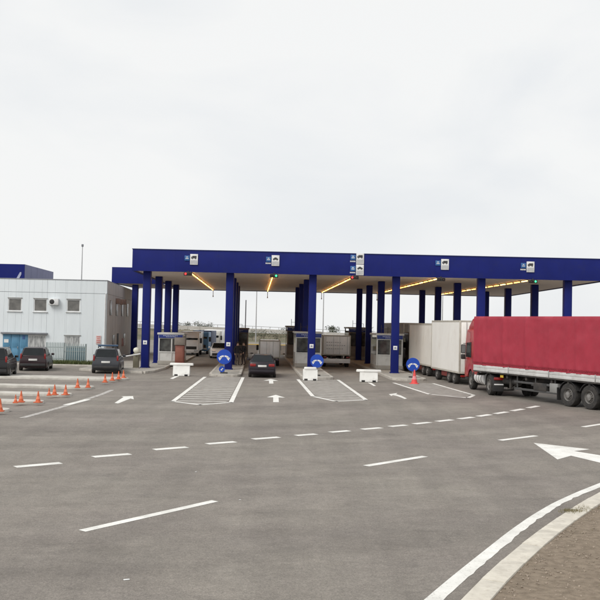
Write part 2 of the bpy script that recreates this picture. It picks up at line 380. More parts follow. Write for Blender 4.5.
# right-hand verge with kerb stones and edge line
kerb_l = [(432, 630), (457, 600), (490, 568), (515, 547.5), (540, 528), (570, 508), (600, 490.5), (640, 471), (700, 447)]
kl = [G(*p, 0.1) for p in kerb_l]
def resample(pts, step):
    out = [Vector(pts[0])]; 
    L_ = 0; segs = []
    for a, b in zip(pts, pts[1:]): segs.append((a, b, (b - a).length))
    tot = sum(s[2] for s in segs); n = max(2, int(tot / step))
    for i in range(1, n + 1):
        d = tot * i / n
        for a, b, l in segs:
            if d <= l + 1e-6: out.append(a + (b - a) * (d / l)); break
            d -= l
    return out
kc = resample(kl, 1.0)
def smoothpts(p, it=2):
    for _ in range(it): p = [p[0]] + [(p[i - 1] + p[i] * 2 + p[i + 1]) / 4 for i in range(1, len(p) - 1)] + [p[-1]]
    return p
kc = smoothpts(kc, 3)
nrm = []
for i, p in enumerate(kc):
    d = (kc[min(i + 1, len(kc) - 1)] - kc[max(i - 1, 0)]); d.z = 0; d.normalize(); nrm.append(Vector((d.y, -d.x, 0)))
KW = 0.31
bm = B()
inner = [p + n * (KW - 0.02) for p, n in zip(kc, nrm)]
far = [(60, kc[-1].y + 14), (60, -6), (kc[0].x + 0.5, -6)]
# verge: strip grid following the kerb, uneven soil
rows = []
offs = [0, 0.05, 0.3, 0.7, 1.2, 2, 3, 4.5, 7, 11, 20, 40]
for i, (p, n) in enumerate(zip(inner, nrm)):
    rows.append([bm.verts.new((p.x + n.x * o, p.y + n.y * o, 0.072 + (0 if k < 1 else 0.035 * noise.noise(Vector((p.x + n.x * o, p.y + n.y * o, 0)) * 1.7) + min(o, 4) * 0.012))) for k, o in enumerate(offs)])
for a, b in zip(rows, rows[1:]):
    for k in range(len(offs) - 1): bm.faces.new((a[k], a[k + 1], b[k + 1], b[k]))
verge = struct(obj('verge', bm, DIRT, smooth=60))
for i in range(len(kc) - 1):
    a, b = kc[i], kc[i + 1]; na, nb = nrm[i], nrm[i + 1]; d = (b - a).normalized() * 0.004
    bm = B(); dz = random.uniform(-0.006, 0.006)
    prism(bm, [(a + d).xy, (b - d).xy, (b - d + nb * KW).xy, (a + d + na * KW).xy][::-1], -0.02, 0.10 + dz, 0.012)
    obj('kerb_stone', bm, KPAINT, verge)
# the edge line, its kerb side ragged where soil washed over it
eo = [(395, 624), (424, 600), (447, 580.5), (470, 562), (508, 532), (530, 516.5), (552, 503.5), (576, 492.5), (600, 483), (640, 466.5), (700, 443)]
el = smoothpts(resample([G(*p) for p in eo], 0.18), 4); bm = B(); va = []; vb = []
for i, p in enumerate(el):
    d = (el[min(i + 1, len(el) - 1)] - el[max(i - 1, 0)]).normalized(); n = Vector((d.y, -d.x, 0))
    pxw = 0.205 - 0.03 * max(0, noise.noise(Vector((i * 0.05, 3, 0)))) + 0.03 * noise.noise(Vector((i * 0.9, 0, 0)))
    pxw -= math.exp(-((i - 48) / 22) ** 2) * (0.07 * abs(noise.noise(Vector((i * 0.31, 7, 1)))) + 0.035 * abs(noise.noise(Vector((i * 1.3, 2, 1)))) + 0.02)
    va.append(bm.verts.new((p.x, p.y, 0.004))); q = p + n * pxw; vb.append(bm.verts.new((q.x, q.y, 0.004)))
for i in range(len(el) - 1): bm.faces.new((va[i], vb[i], vb[i + 1], va[i + 1]))
mark('edge_line', bm=bm)
# grass tufts on the verge
def tufts(name, spots, m, h=(0.06, 0.16), per=26, spread=0.12):
    bm = B()
    for c in spots:
        for _ in range(per):
            a = random.uniform(0, 6.28); r = spread * math.sqrt(random.random()); p = Vector(c) + Vector((math.cos(a) * r, math.sin(a) * r, 0))
            hh = random.uniform(*h); l = Vector((random.gauss(0, 0.4), random.gauss(0, 0.4), 1)).normalized() * hh; wv = Vector((math.cos(a), math.sin(a), 0)) * hh * 0.07
            bm.faces.new([bm.verts.new(p - wv), bm.verts.new(p + wv), bm.verts.new(p + l)])
    return stuff(obj(name, bm, m, smooth=None))
TUFT = mat('dry_grass', (0.22, 0.18, 0.09), 0.9, vscale=4, col2=(0.15, 0.135, 0.06))
sp = [G(574 + random.gauss(0, 5), 511.5 + random.gauss(0, 0.8), 0.085) for _ in range(26)] + [G(585 + random.gauss(0, 9), 509 + random.gauss(0, 2), 0.085) for _ in range(8)]
sp2 = []
for _ in range(110):
    i = random.randrange(2, len(kc) - 6); o = random.uniform(0.34, 3.5); q = kc[i].lerp(kc[i + 1], random.random()) + nrm[i] * o; sp2.append((q.x, q.y, 0.08 + min(o - 0.3, 4) * 0.012))
tag(tufts('grass_tufts', sp, TUFT, (0.02, 0.06), 26, 0.09), 'dry grass tuft growing over the kerb at the dirt verge', 'grass')
tag(tufts('weeds', sp2, TUFT, (0.015, 0.045), 5, 0.06), 'sparse dry weeds scattered over the brown dirt verge', 'weeds')
# loose stones on the verge
bm = B()
for _ in range(2600):
    i = random.randrange(0, len(kc) - 5); o = KW + 0.02 + 4.5 * random.random() ** 1.4; q = kc[i].lerp(kc[i + 1], random.random()) + nrm[i] * o; r = random.uniform(0.006, 0.02)
    t = bmesh.new(); bmesh.ops.create_icosphere(t, subdivisions=1, radius=r)
    for v in t.verts: v.co = v.co * random.uniform(0.7, 1.2) + Vector((q.x, q.y, 0.078 + min(o - 0.3, 4) * 0.012))
    vm = {v: bm.verts.new(v.co) for v in t.verts}
    for f in t.faces: bm.faces.new([vm[v] for v in f.verts])
    t.free()
tag(stuff(obj('gravel', bm, mat('gravel_stone', (0.36, 0.30, 0.24), 0.9, vscale=20, col2=(0.2, 0.16, 0.125)))), 'small loose stones strewn over the brown verge', 'gravel')
# bits of litter on the asphalt
for k, (px, py, s) in enumerate([(126.5, 580, 0.035), (240, 500, 0.018), (196, 472, 0.02)]):
    bm = B(); box(bm, (0, 0, 0.006), (s * 2.2, s, 0.008), 0.002, 0.4)
    o = obj('litter', bm, SWHITE); o.location = G(px, py); tag(o, ['white scrap of litter on the asphalt nearest the camera', 'tiny white scrap just past the long white dash', 'tiny white scrap between the two dashed lines'][k], 'litter', 'scraps on the asphalt')

# ================================================================== CANOPY
Y1, D, ZB, ZT = 58.1, 6.9, 6.68, 8.14
V = Vector((-0.05, 1, 0))
COLX = [P(px, 322, Y1).x for px in (146.3, 229.2, 312, 395.3, 480.5, 567)]
YF, YB = 57.3, 89.5
XL = P(132, 272, YF).x; XRF, XRB = 20.75, 21.7
can = thing('canopy', 'long dark blue flat canopy on blue columns spanning all the lanes', 'canopy', (0, YF, 0))
def rel(v, t): return Vector(v) - t.location
def obj_at(name, bm, m, parent, **k):
    o = obj(name, bm, m, parent, **k); o.location = -parent.location; return o
# fascia in panels so that joints show faintly up close
def fascia(a, b, z0, z1, n, th=0.16, m=BLUE, par=can, name='fascia_panel'):
    a = Vector(a); b = Vector(b); d = (b - a) / n; u = d.normalized(); nn = Vector((-u.y, u.x))
    for i in range(n):
        p = a + d * i + u * 0.0015; q = a + d * (i + 1) - u * 0.0015
        bm = B(); prism(bm, [p, q, q + nn * th, p + nn * th], z0, z1, 0.004); obj_at(name, bm, m, par)
fascia((XL, YF), (XRF, YF), ZB, ZT, 11)
fascia((XRF, YF + 0.17), (XRB, YB), ZB, ZT, 11)
fascia((XRB - 0.17, YB), (XL - 1.4, YB), ZB, ZT, 12)
fascia((XL - 1.4, YB - 0.17), (XL, YF + 0.17), ZB, ZT, 11)
bm = B(); prism(bm, [(XL + 0.2, YF + 0.2), (XRF - 0.2, YF + 0.2), (XRB - 0.2, YB - 0.2), (XL - 1.15, YB - 0.2)], ZT - 0.3, ZT - 0.12); obj_at('roof_deck', bm, TRIM, can)
for a_, b_ in (((XL + 0.05, YF + 0.17), (XRF - 0.05, YF + 0.17)), ):
    bm = B(); prism(bm, [a_, b_, (b_[0], b_[1] + 0.02), (a_[0], a_[1] + 0.02)], ZB + 0.02, ZT - 0.02); obj_at('fascia_backing', bm, BLUE, can, smooth=None)
# soffit boards
nb = 32
for i in range(nb):
    y0 = YF + 0.2 + (YB - YF - 0.4) * i / nb; y1 = YF + 0.2 + (YB - YF - 0.4) * (i + 1) / nb - 0.012
    fr = (y0 - YF) / (YB - YF)
    bm = B(); prism(bm, [(XL + 0.18 - 1.4 * fr, y0), (XRF - 0.18 + 0.95 * fr, y0), (XRF - 0.18 + 0.95 * fr, y1), (XL + 0.18 - 1.4 * fr, y1)], ZB + 0.06, ZB + 0.10); obj_at('soffit_board', bm, CEIL, can, smooth=None)
bm = B(); box(bm, (0, 0, ZT + 0.02), (1, 1, 0.05)); bm.free()
bm = B(); prism(bm, [(XL - 0.03, YF - 0.03), (XRF + 0.03, YF - 0.03), (XRF + 0.03, YF + 0.18), (XL - 0.03, YF + 0.18)], ZT + 0.002, ZT + 0.05, 0.008); obj_at('coping', bm, mat('coping_blue', (0.012, 0.02, 0.11), 0.4), can)
col_me = None
for j in range(4):
    for i, x in enumerate(COLX):
        p = Vector((x, Y1, 0)) + V * (D * j)
        if col_me is None:
            bm = B(); box(bm, (0, 0, (ZB + 0.05) / 2 + 0.06), (0.52, 0.52, ZB - 0.07), 0.05, seg=3); box(bm, (0, 0, 0.16), (0.62, 0.62, 0.06), 0.01)
            o = obj('column', bm, BLUE, can); col_me = o.data
        else: o = link('column', col_me, None, can)
        o.location = p - can.location
        if j == 0:
            bm = B(); box(bm, (0, -0.266, 1.85), (0.27, 0.012, 0.27), 0.003); pl = obj('number_plate', bm, SWHITE, o)
            bm = B(); box(bm, (0, -0.274, 1.85), (0.13, 0.004, 0.09)); obj('plate_mark', bm, mat('plate_ink', (0.2, 0.22, 0.3), 0.6), o)
# second canopy behind on the left
YS = 77.0
can2 = thing('canopy', 'short blue canopy stepped back between white building and main canopy', 'canopy', (-14, YS, 0))
XL2 = P(111.8, 275, YS).x; XR2 = XL - 1.4 * (YS - YF) / (YB - YF) - 0.05
fascia((XL2, YS), (XR2, YS), ZB, ZT, 2, par=can2)
fascia((XL2, YB), (XL2, YS + 0.01), ZB, ZT, 4, par=can2)
for i in range(12):
    y0 = YS + 0.2 + i; bm = B(); prism(bm, [(XL2 + 0.02, y0), (XR2 - 0.5, y0), (XR2 - 0.5, y0 + 0.988), (XL2 + 0.02, y0 + 0.988)], ZB + 0.06, ZB + 0.10); obj_at('soffit_board', bm, CEIL, can2, smooth=None)
bm = B(); prism(bm, [(XL2 + 0.02, YS + 0.2), (XR2 - 0.5, YS + 0.2), (XR2 - 0.5, YB - 0.2), (XL2 + 0.02, YB - 0.2)], ZT - 0.3, ZT - 0.12); obj_at('roof_deck', bm, TRIM, can2)
for x, y in [(P(134.6, 320, YS + 0.7).x, YS + 0.7), (P(134.6, 320, YS + 0.7).x - 0.3, YS + 7.5)]:
    o = link('column', col_me, None, can2); o.location = Vector((x, y, -0.12)) - can2.location

# lights, lane signals and lane signs under and on the fascia
LAMP = mat('lamp_tube', (0.9, 0.75, 0.45), 0.5, emit=(1, 0.40, 0.075), estr=5.5)
LAMPW = mat('lamp_tube_pale', (0.9, 0.85, 0.7), 0.5, emit=(1, 0.56, 0.17), estr=5.0)
lane_px = [191, 273, 354.5, 438, 528]
names = ['first lane, by the white building', 'second lane, above the dark saloon', 'third lane, above the white box van', 'fourth lane, where the white trucks queue', 'fifth lane, above the red truck']
for k, px in enumerate(lane_px):
    x0 = P(px, 277, YF + 0.9).x
    t = thing('light_strip', 'row of yellow lamp tubes under canopy along the ' + names[k], 'light strip', (x0, YF + 0.9, ZB), 0, 'lamp rows under the canopy')
    bm = B(); e = V * 29.5; c0 = Vector((0, 0, 0.0)); tube(bm, c0 + Vector((0, 0, 0.015)), e + Vector((0, 0, 0.015)), 0.035, 6); obj('rail', bm, TRIM, t)
    for s in range(17):
        bm = B(); tube(bm, V * (0.15 + s * 1.73) + Vector((0, 0, -0.035)), V * (0.15 + s * 1.73 + 1.22) + Vector((0, 0, -0.035)), 0.036, 8); obj('lamp_tube', bm, LAMP if s % 3 else LAMPW, t)
    bm = B(); e = V * 29.6; tube(bm, e + Vector((0, 0, 0.0)), e + Vector((0, 0, -0.62)), 0.03, 6); box(bm, e + Vector((0, 0, -0.66)), (0.1, 0.1, 0.14), 0.01); obj('hanger', bm, POLE, t)
sig_px = [188, 274, 354.5, 441, 533]; sig_c = ['red', 'green', 'red', 'dim', 'green']
for k, px in enumerate(sig_px):
    p = P(px, 273 + (px - 188) * 0.0235, YF - 0.12)
    t = thing('lane_signal', ['small black lane signal with red lamp over the lane next to the white building', 'small lane signal lit green above the dark saloon',
              'small lane signal lit red above the white box van', 'small unlit lane signal over the white trucks', 'small lane signal lit green above the red truck'][k], 'traffic light', (p.x, YF - 0.12, ZB - 0.14), 0, 'lane signals')
    bm = B(); box(bm, (0, 0, 0), (0.56, 0.2, 0.22), 0.02); box(bm, (0, 0.08, 0.15), (0.08, 0.05, 0.12)); obj('housing', bm, BLK, t)
    for s in (-1, 1):
        on = (sig_c[k] == 'red' and s == -1) or (sig_c[k] == 'green' and s == 1)
        ca = {'red': (1, 0.04, 0.04), 'green': (0.05, 0.95, 0.30), 'dim': (0.1, 0.3, 0.15)}[sig_c[k]]
        m = mat('lens_' + sig_c[k], ca, 0.3, emit=ca, estr=1.6) if on else mat('lens_off', (0.06, 0.03, 0.025), 0.2)
        bm = B(); lathe(bm, [(0, -0.125), (0.06, -0.12), (0.072, -0.10), (0.072, -0.08)], 14, 'Y', (s * 0.15, 0, 0)); obj('lens', bm, m, t)
        bm = B(); lathe(bm, [(0.085, -0.17), (0.093, -0.17), (0.093, -0.10), (0.085, -0.10)], 14, 'Y', (s * 0.15, 0, 0)); obj('hood', bm, BLK, t)
INK = mat('pictogram_black', (0.05, 0.05, 0.055), 0.6); PALEB = mat('pictogram_blue', (0.03, 0.13, 0.36), 0.5); GREYP = mat('panel_grey', (0.5, 0.51, 0.52), 0.5)
def lane_sign(px, py, n, kind, label):
    p = P(px, py, YF - 0.05)
    t = thing('lane_sign', label, 'sign', (p.x, YF - 0.004, p.z), 0, 'pictogram signs on the blue fascia')
    for q in range(n):
        z = 0.38 if (n == 2 and q == 0) else (-0.38 if n == 2 else 0)
        bm = B(); box(bm, (0.27, -0.035, z), (0.52, 0.05, 0.72), 0.006); pl = obj('panel', bm, SWHITE, t)
        bm = B()   # side view of a truck or car above a grey lower field
        if kind == 'car' or q == 1:
            prism(bm, [(0.10, 0.06), (0.10, 0.13), (0.16, 0.15), (0.21, 0.21), (0.33, 0.21), (0.38, 0.15), (0.45, 0.13), (0.45, 0.06)], 0, 0.006)
        else:
            box(bm, (0.30, 0.155, 0.003), (0.28, 0.17, 0.006)); prism(bm, [(0.08, 0.06), (0.08, 0.14), (0.11, 0.20), (0.15, 0.20), (0.15, 0.06)], 0, 0.006)
        for wx in (0.16, 0.38):
            lathe(bm, [(0, 0), (0.038, 0), (0.038, 0.007), (0, 0.007)], 10, 'Z', (wx, 0.05, 0))
        o = obj('pictogram', bm, INK, t, T=Matrix.Translation((0, -0.061, z)) @ Matrix.Rotation(R(90), 4, 'X'))
        bm = B(); box(bm, (0.27, -0.062, z - 0.18), (0.44, 0.006, 0.24)); obj('lower_field', bm, GREYP, t)
        bm = B(); box(bm, (-0.20, -0.025, z + 0.08), (0.34, 0.04, 0.34), 0.006); obj('blue_panel', bm, PALEB, t)
        bm = B(); box(bm, (-0.20, -0.047, z + 0.15), (0.12, 0.005, 0.05)); box(bm, (-0.20, -0.047, z + 0.05), (0.20, 0.005, 0.05)); obj('symbol', bm, SWHITE, t)
        if kind != 'plain':
            bm = B()
            for s in range(5): box(bm, (-0.37 + s * 0.075, -0.01, z - 0.19), (0.05, 0.014, 0.09))
            obj('lettering', bm, SWHITE, t)
lane_sign(190, 259.3, 1, 'plain', 'pictogram sign on blue fascia nearest the white building')
lane_sign(271.5, 260.5, 1, 'car', 'pictogram sign on fascia above the green signal and dark saloon')
lane_sign(356, 264.2, 2, 'truck', 'tall double pictogram sign on fascia with two white panels')
lane_sign(441, 264.3, 1, 'plain', 'pictogram sign on fascia above the queue of white trucks')
lane_sign(526.5, 266.8, 1, 'truck', 'pictogram sign on fascia above the red truck')

# ================================================================== ISLANDS AND BOOTHS
KWI = CONC
def island(cx, nose_y, half, yend, name='traffic_island'):
    """raised island with a rounded nose: kerb stones round a slab, following the lanes' direction"""
    pts = []
    for a in range(0, 181, 20):
        an = R(180 + a); pts.append(Vector((half * math.cos(an), half * 0.9 + half * 0.9 * math.sin(an), 0)))
    pts = [Vector((cx, nose_y, 0)) + Vector((p.x - 0.05 * p.y, p.y, 0)) for p in pts]
    n = int((yend - nose_y - half) / 2.0)
    off = V * (yend - nose_y - half * 0.9)
    right = [pts[-1] + off * (k / n) for k in range(1, n + 1)]; left = [pts[0] + off * (k / n) for k in range(n, 0, -1)]
    ring = pts + right + left
    ctr = lambda p: Vector((cx - 0.05 * (max(p.y, nose_y + half) - nose_y), max(p.y, nose_y + half * 0.9), 0))
    inn = []
    for p in ring:
        c = ctr(p); d = (c - p); inn.append(p + d.normalized() * 0.16)
    bm = B(); prism(bm, [p.xy for p in inn], 0.0, 0.135)
    o = struct(obj(name, bm, CONC2, smooth=None))
    for k in range(len(ring)):
        k2 = (k + 1) % len(ring); a, b, c, d = ring[k], ring[k2], inn[k2], inn[k]
        e = (b - a) * 0.006
        bm = B(); prism(bm, [(a + e).xy, (b - e).xy, (c - e).xy, (d + e).xy], -0.01, 0.15, 0.015); obj('kerb_stone', bm, KWI, o)
    return o
noses = {1: (G(223.5, 378.5).x, 52.0), 2: (G(316, 381).x, 51.3), 3: (G(407, 380.5).x, 51.8), 4: (COLX[4] + 0.3, 54.5), 5: (COLX[5] + 0.3, 54.5)}
for k in (1, 2, 3, 4, 5): island(COLX[k] + 0.05 * (Y1 - noses[k][1]), noses[k][1], 1.0 if k != 3 else 1.1, 87)
# pavement at the first column, reaching over to the building
bm = B(); pv = [G(143, 373.5), G(152, 372.5), G(163, 369.5), G(168.5, 366.5)]
pvl = [Vector((-14.2, 55.6, 0)), Vector((-12.2, 54.2, 0))] + pv + [Vector((-8.9 - 0.05 * 6, 66, 0)), Vector((-10.3, 86, 0)), Vector((-15.9, 86, 0)), Vector((-14.6, 66.0, 0))]
prism(bm, [p.xy for p in pvl], -0.01, 0.135); pav = struct(obj('pavement', bm, CONC2, smooth=None))
edge = [Vector((-14.2, 55.6, 0)), Vector((-12.2, 54.2, 0))] + pv + [Vector((-8.9 - 0.05 * 6, 66, 0)), Vector((-10.3, 86, 0))]
for a, b in zip(edge, edge[1:]):
    n = max(1, int((b - a).length / 1.0)); d = (b - a) / n; u = d.normalized(); nn = Vector((u.y, -u.x, 0)) * 0.15
    for k in range(n):
        p = a + d * k + u * 0.004; q = a + d * (k + 1) - u * 0.004
        bm = B(); prism(bm, [(p + nn).xy, (q + nn).xy, q.xy, p.xy], -0.01, 0.15, 0.015); obj('kerb_stone', bm, KWI, pav)

BGLASS = mat('booth_glass', (0.10, 0.105, 0.10), 0.08, vscale=3, col2=(0.05, 0.05, 0.05), spec=0.6)
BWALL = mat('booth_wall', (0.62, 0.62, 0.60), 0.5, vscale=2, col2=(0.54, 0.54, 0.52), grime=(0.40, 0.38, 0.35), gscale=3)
BBR = mat('booth_wall_shade_brown', (0.30, 0.26, 0.22), 0.6, vscale=2, col2=(0.22, 0.19, 0.165))  # canopy shade is put into this brown for the rear booths
HDR = mat('booth_header', (0.022, 0.045, 0.24), 0.4); TXT = mat('header_text', (0.42, 0.46, 0.62), 0.5)
def booth(cx, y, wd, dp, h, label, wall=BWALL, z0=0.15, rails=True):
    t = thing('toll_booth', label, 'booth', (cx, y, z0), 0.05, 'control booths on the islands')
    w2 = wd / 2
    bm = B(); box(bm, (0, dp / 2, 0.14), (wd + 0.06, dp + 0.06, 0.28), 0.01); obj('plinth', bm, CONC2, t)
    for (fx, fy, fw, fd) in [(-w2 + 0.05, 0.05, 0.1, 0.1), (w2 - 0.05, 0.05, 0.1, 0.1), (-w2 + 0.05, dp - 0.05, 0.1, 0.1), (w2 - 0.05, dp - 0.05, 0.1, 0.1), (0.08, 0.05, 0.1, 0.1)]:
        bm = B(); box(bm, (fx, fy, h / 2), (fw, fd, h - 0.02), 0.008); obj('frame_post', bm, wall, t)
    for zz in (0.835, 0.40): bm = B(); box(bm, (0, 0.05, h * zz), (wd, 0.11, 0.08)); obj('frame_rail', bm, wall, t)
    for (a, b_) in ((-w2 + 0.1, 0.03), (0.13, w2 - 0.1)):
        bm = B(); box(bm, ((a + b_) / 2, 0.06, h * 0.24), (b_ - a, 0.05, h * 0.31)); obj('lower_panel', bm, wall, t)
        bm = B(); box(bm, ((a + b_) / 2, 0.06, h * 0.617), (b_ - a, 0.03, h * 0.37)); obj('window_pane', bm, BGLASS, t)
    for s in (-1, 1):
        bm = B(); box(bm, (s * (w2 - 0.03), dp / 2, h * 0.24), (0.05, dp - 0.2, h * 0.31)); obj('lower_panel', bm, wall, t)
        bm = B(); box(bm, (s * (w2 - 0.03), dp / 2, h * 0.617), (0.03, dp - 0.2, h * 0.43)); obj('window_pane', bm, BGLASS, t)
    bm = B(); box(bm, (0, dp - 0.05, h * 0.48), (wd - 0.2, 0.06, h * 0.8)); obj('back_wall', bm, wall, t)
    bm = B(); box(bm, (0, dp / 2, h - 0.06), (wd + 0.16, dp + 0.16, 0.14), 0.02); obj('roof', bm, wall, t)
    bm = B(); box(bm, (0, -0.035, h * 0.905), (wd - 0.06, 0.06, 0.30), 0.01); hd = obj('header_sign', bm, HDR, t)
    bm = B()
    for s in range(9): box(bm, (-0.5 + s * 0.12, -0.068, h * 0.915), (0.075, 0.005, 0.07))
    for s in range(6): box(bm, (-0.3 + s * 0.12, -0.068, h * 0.878), (0.075, 0.005, 0.05))
    obj('lettering', bm, TXT, t)
    bm = B(); box(bm, (0, dp / 2, h * 0.42), (wd * 0.7, 0.5, 0.06), 0.01); box(bm, (0.1, dp / 2 + 0.2, h * 0.5), (0.4, 0.06, 0.32), 0.01); obj('desk', bm, BLK, t)
    if rails:
        bm = B()
        for s in range(3): tube(bm, (-w2 * 0.6 + s * w2 * 0.5, 0.4, h), (-w2 * 0.6 + s * w2 * 0.5, 0.4, h + 0.65 - 0.15 * s), 0.02, 6)
        tube(bm, (-w2 * 0.6, 0.4, h + 0.35), (w2 * 0.4, 0.4, h + 0.35), 0.015, 6); obj('aerial', bm, CHAS, t)
    return t
booth(COLX[2] - 0.15, 63.2, 1.95, 3.2, 2.62, 'pale control booth with blue header behind the third column')
booth(COLX[3] + 0.12, 62.5, 1.95, 3.2, 2.62, 'pale control booth with blue header behind the fourth column')
booth(P(172.5, 350, 62.5).x - 0.15, 62.5, 1.8, 3.0, 2.32, 'pale control booth behind first column, beside reddish cabinet', rails=False)
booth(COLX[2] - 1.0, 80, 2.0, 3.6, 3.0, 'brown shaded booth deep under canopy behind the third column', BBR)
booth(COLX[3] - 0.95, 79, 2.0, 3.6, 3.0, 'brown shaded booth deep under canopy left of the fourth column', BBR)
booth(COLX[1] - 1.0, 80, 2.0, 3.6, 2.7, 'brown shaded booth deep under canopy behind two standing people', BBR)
# reddish cabinet next to the first booth
cab = thing('cabinet', 'reddish brown equipment cabinet standing beside the first booth', 'cabinet', (P(181.5, 350, 63).x, 62.0, 0.135), 0.05)
bm = B(); box(bm, (0, 0.3, 0.75), (0.66, 0.6, 1.4), 0.03); obj('body', bm, mat('cabinet_red', (0.26, 0.085, 0.06), 0.6, vscale=3), cab)
bm = B(); box(bm, (0, 0.3, 0.03), (0.7, 0.64, 0.06)); obj('base', bm, CONC2, cab)
bm = B(); box(bm, (0, 0.3, 1.75), (0.78, 0.7, 0.55), 0.03); box(bm, (0, 0.3, 1.47), (0.2, 0.2, 0.06)); obj('hood', bm, BBR, cab)
bm = B(); box(bm, (0.0, -0.01, 0.8), (0.5, 0.02, 1.0), 0.005); obj('door', bm, mat('cabinet_door', (0.33, 0.12, 0.085), 0.5), cab)

# white road barriers
def barrier(px, py, wd, h, rz, label, lip=0.42):
    p = G(px, py); t = thing('road_barrier', label, 'barrier', (p.x, p.y, 0), rz, 'white barriers before the islands')
    pr = [(-0.24, 0.02), (-0.24, 0.16), (-0.17, 0.30), (-0.13, h - 0.14), (0.13, h - 0.14), (0.17, 0.30), (0.24, 0.16), (0.24, 0.02), (0.1, 0.02), (0.1, 0.0), (-0.1, 0.0), (-0.1, 0.02)]
    bm = B()
    t2 = bmesh.new(); xprism(t2, [(a, z) for a, z in pr if z > 0.01], -wd / 2, wd / 2, 0.03); merge(bm, t2)
    obj('body', bm, WHITE, t)
    bm = B(); box(bm, (0, 0, h - 0.08), (wd + lip, 0.34, 0.15), 0.04, taper=(0.97, 0.9)); obj('top_lip', bm, WHITE, t)
    for s in (-1, 1):
        bm = B(); box(bm, (s * wd * 0.3, -0.235, 0.07), (0.2, 0.03, 0.1), 0.01); obj('fork_slot', bm, BLK, t)
    return t
barrier(181.5, 376, 1.02, 0.80, 0.0, 'white plastic barrier left, before the first booth')
b2 = barrier(310, 380.5, 0.86, 0.80, 0.05, 'white plastic barrier in front of the third column and round sign', -0.12)
barrier(368.5, 382, 1.06, 0.74, -0.04, 'white plastic barrier standing alone in the third lane by the fourth column')

# round blue signs: pass either side
def round_sign(px, py, Y, dia, label, small=False, zb=0.14):
    c = P(px, py, Y); t = thing('round_sign', label, 'sign', (c.x, Y, zb), 0.0, 'round blue signs on island noses')
    zc = c.z - zb; r = dia / 2
    bm = B(); lathe(bm, [(0, -0.02), (r, -0.02), (r + 0.006, 0.0), (r, 0.02), (0, 0.02)], 32, 'Y', (0, -0.06, zc)); obj('disc', bm, SBLUE, t)
    bm = B()
    for s in (-1, 1):   # two arrows parting and pointing down
        pts = []
        for a in range(0, 7): pts.append((s * (0.02 + 0.20 * math.sin(R(a * 15)) ) * dia / 0.8, (-0.06 + 0.10 * math.cos(R(a * 15))) * dia / 0.8))
        l, rr = strip_pts([(x, z) for x, z in pts], 0.085 * dia / 0.8)
        for q in range(len(pts) - 1):
            vv = [bm.verts.new((v.x, -0.084, zc + v.y)) for v in (l[q], l[q + 1], rr[q + 1], rr[q])]; bm.faces.new(vv)
        k = dia / 0.8
        bm.faces.new([bm.verts.new((s * x * k, -0.084, zc + z * k)) for x, z in ((0.12, -0.04), (0.32, -0.04), (0.24, -0.21))])
    obj('arrows', bm, SWHITE, t, smooth=None)
    bm = B(); tube(bm, (0, 0, 0.03), (0, 0, zc + r * 0.6), 0.035, 10); box(bm, (0, -0.03, zc), (0.08, 0.04, 0.3)); obj('post', bm, POLE, t)
    bm = B(); box(bm, (0, 0, 0.03), (0.45, 0.35, 0.06), 0.01); obj('foot', bm, BLK, t)
    if small:
        bm = B(); lathe(bm, [(0, -0.015), (0.19, -0.015), (0.19, 0.015), (0, 0.015)], 24, 'Y', (-0.12, -0.12, 0.26)); d2 = obj('lower_disc', bm, SBLUE, t)
        bm = B(); prism(bm, [(-0.10, -0.06), (-0.05, 0.0), (0.05, 0.08), (0.09, 0.04), (-0.01, -0.05), (0.03, -0.10)], 0, 0.005); obj('lower_arrow', bm, SWHITE, t, T=Matrix.Translation((-0.12, -0.139, 0.26)) @ Matrix.Rotation(R(90), 4, 'X'))
        bm = B(); box(bm, (-0.12, -0.07, 0.14), (0.06, 0.06, 0.24)); obj('lower_post', bm, POLE, t)
round_sign(224.3, 356.8, 53.4, 0.92, 'large round blue sign with smaller blue disc below, before second column', True)
round_sign(317, 361, 53.0, 0.82, 'round blue sign with white arrows beside the third column')
round_sign(412.8, 364.5, 53.4, 0.84, 'round blue sign with white arrows above the red pink cone')

# traffic cones
def cone_mesh(h, r, bs):
    bm = B(); lathe(bm, [(r, 0.03), (r * 0.72, h * 0.32)], 18); box(bm, (0, 0, 0.018), (bs, bs, 0.036), 0.008)
    bm2 = B(); lathe(bm2, [(r * 0.72 + 0.002, h * 0.32), (r * 0.50, h * 0.55)], 18)
    bm3 = B(); lathe(bm3, [(r * 0.50, h * 0.55), (r * 0.16, h), (0, h)], 18)
    return bm, bm2, bm3
cm = {}
def cone(p, label, h=0.52, m=ORANGE, bandm=None, tilt=0.0, group='orange cones on the parking islands'):
    key = (h, m.name)
    t = thing('traffic_cone', label, 'cone', p, random.uniform(-0.5, 0.5), group)
    if key not in cm:
        a, b_, c = cone_mesh(h, h * 0.23, h * 0.58)
        cm[key] = [obj('base', a, m, t).data, obj('band', b_, bandm or m, t).data, obj('tip', c, m, t).data]
    else:
        for n, me in zip(('base', 'band', 'tip'), cm[key]): link(n, me, None, t)
    t.rotation_euler[0] = tilt
    return t
OBAND = mat('cone_pale_band', (0.80, 0.33, 0.22), 0.6, vscale=6, col2=(0.74, 0.20, 0.10))
cone(G(414.3, 383.8), 'tall red pink cone on the asphalt below the round sign', 0.82, PINK, mat('cone_band_pink', (0.85, 0.30, 0.32), 0.6), group='single tall cone')

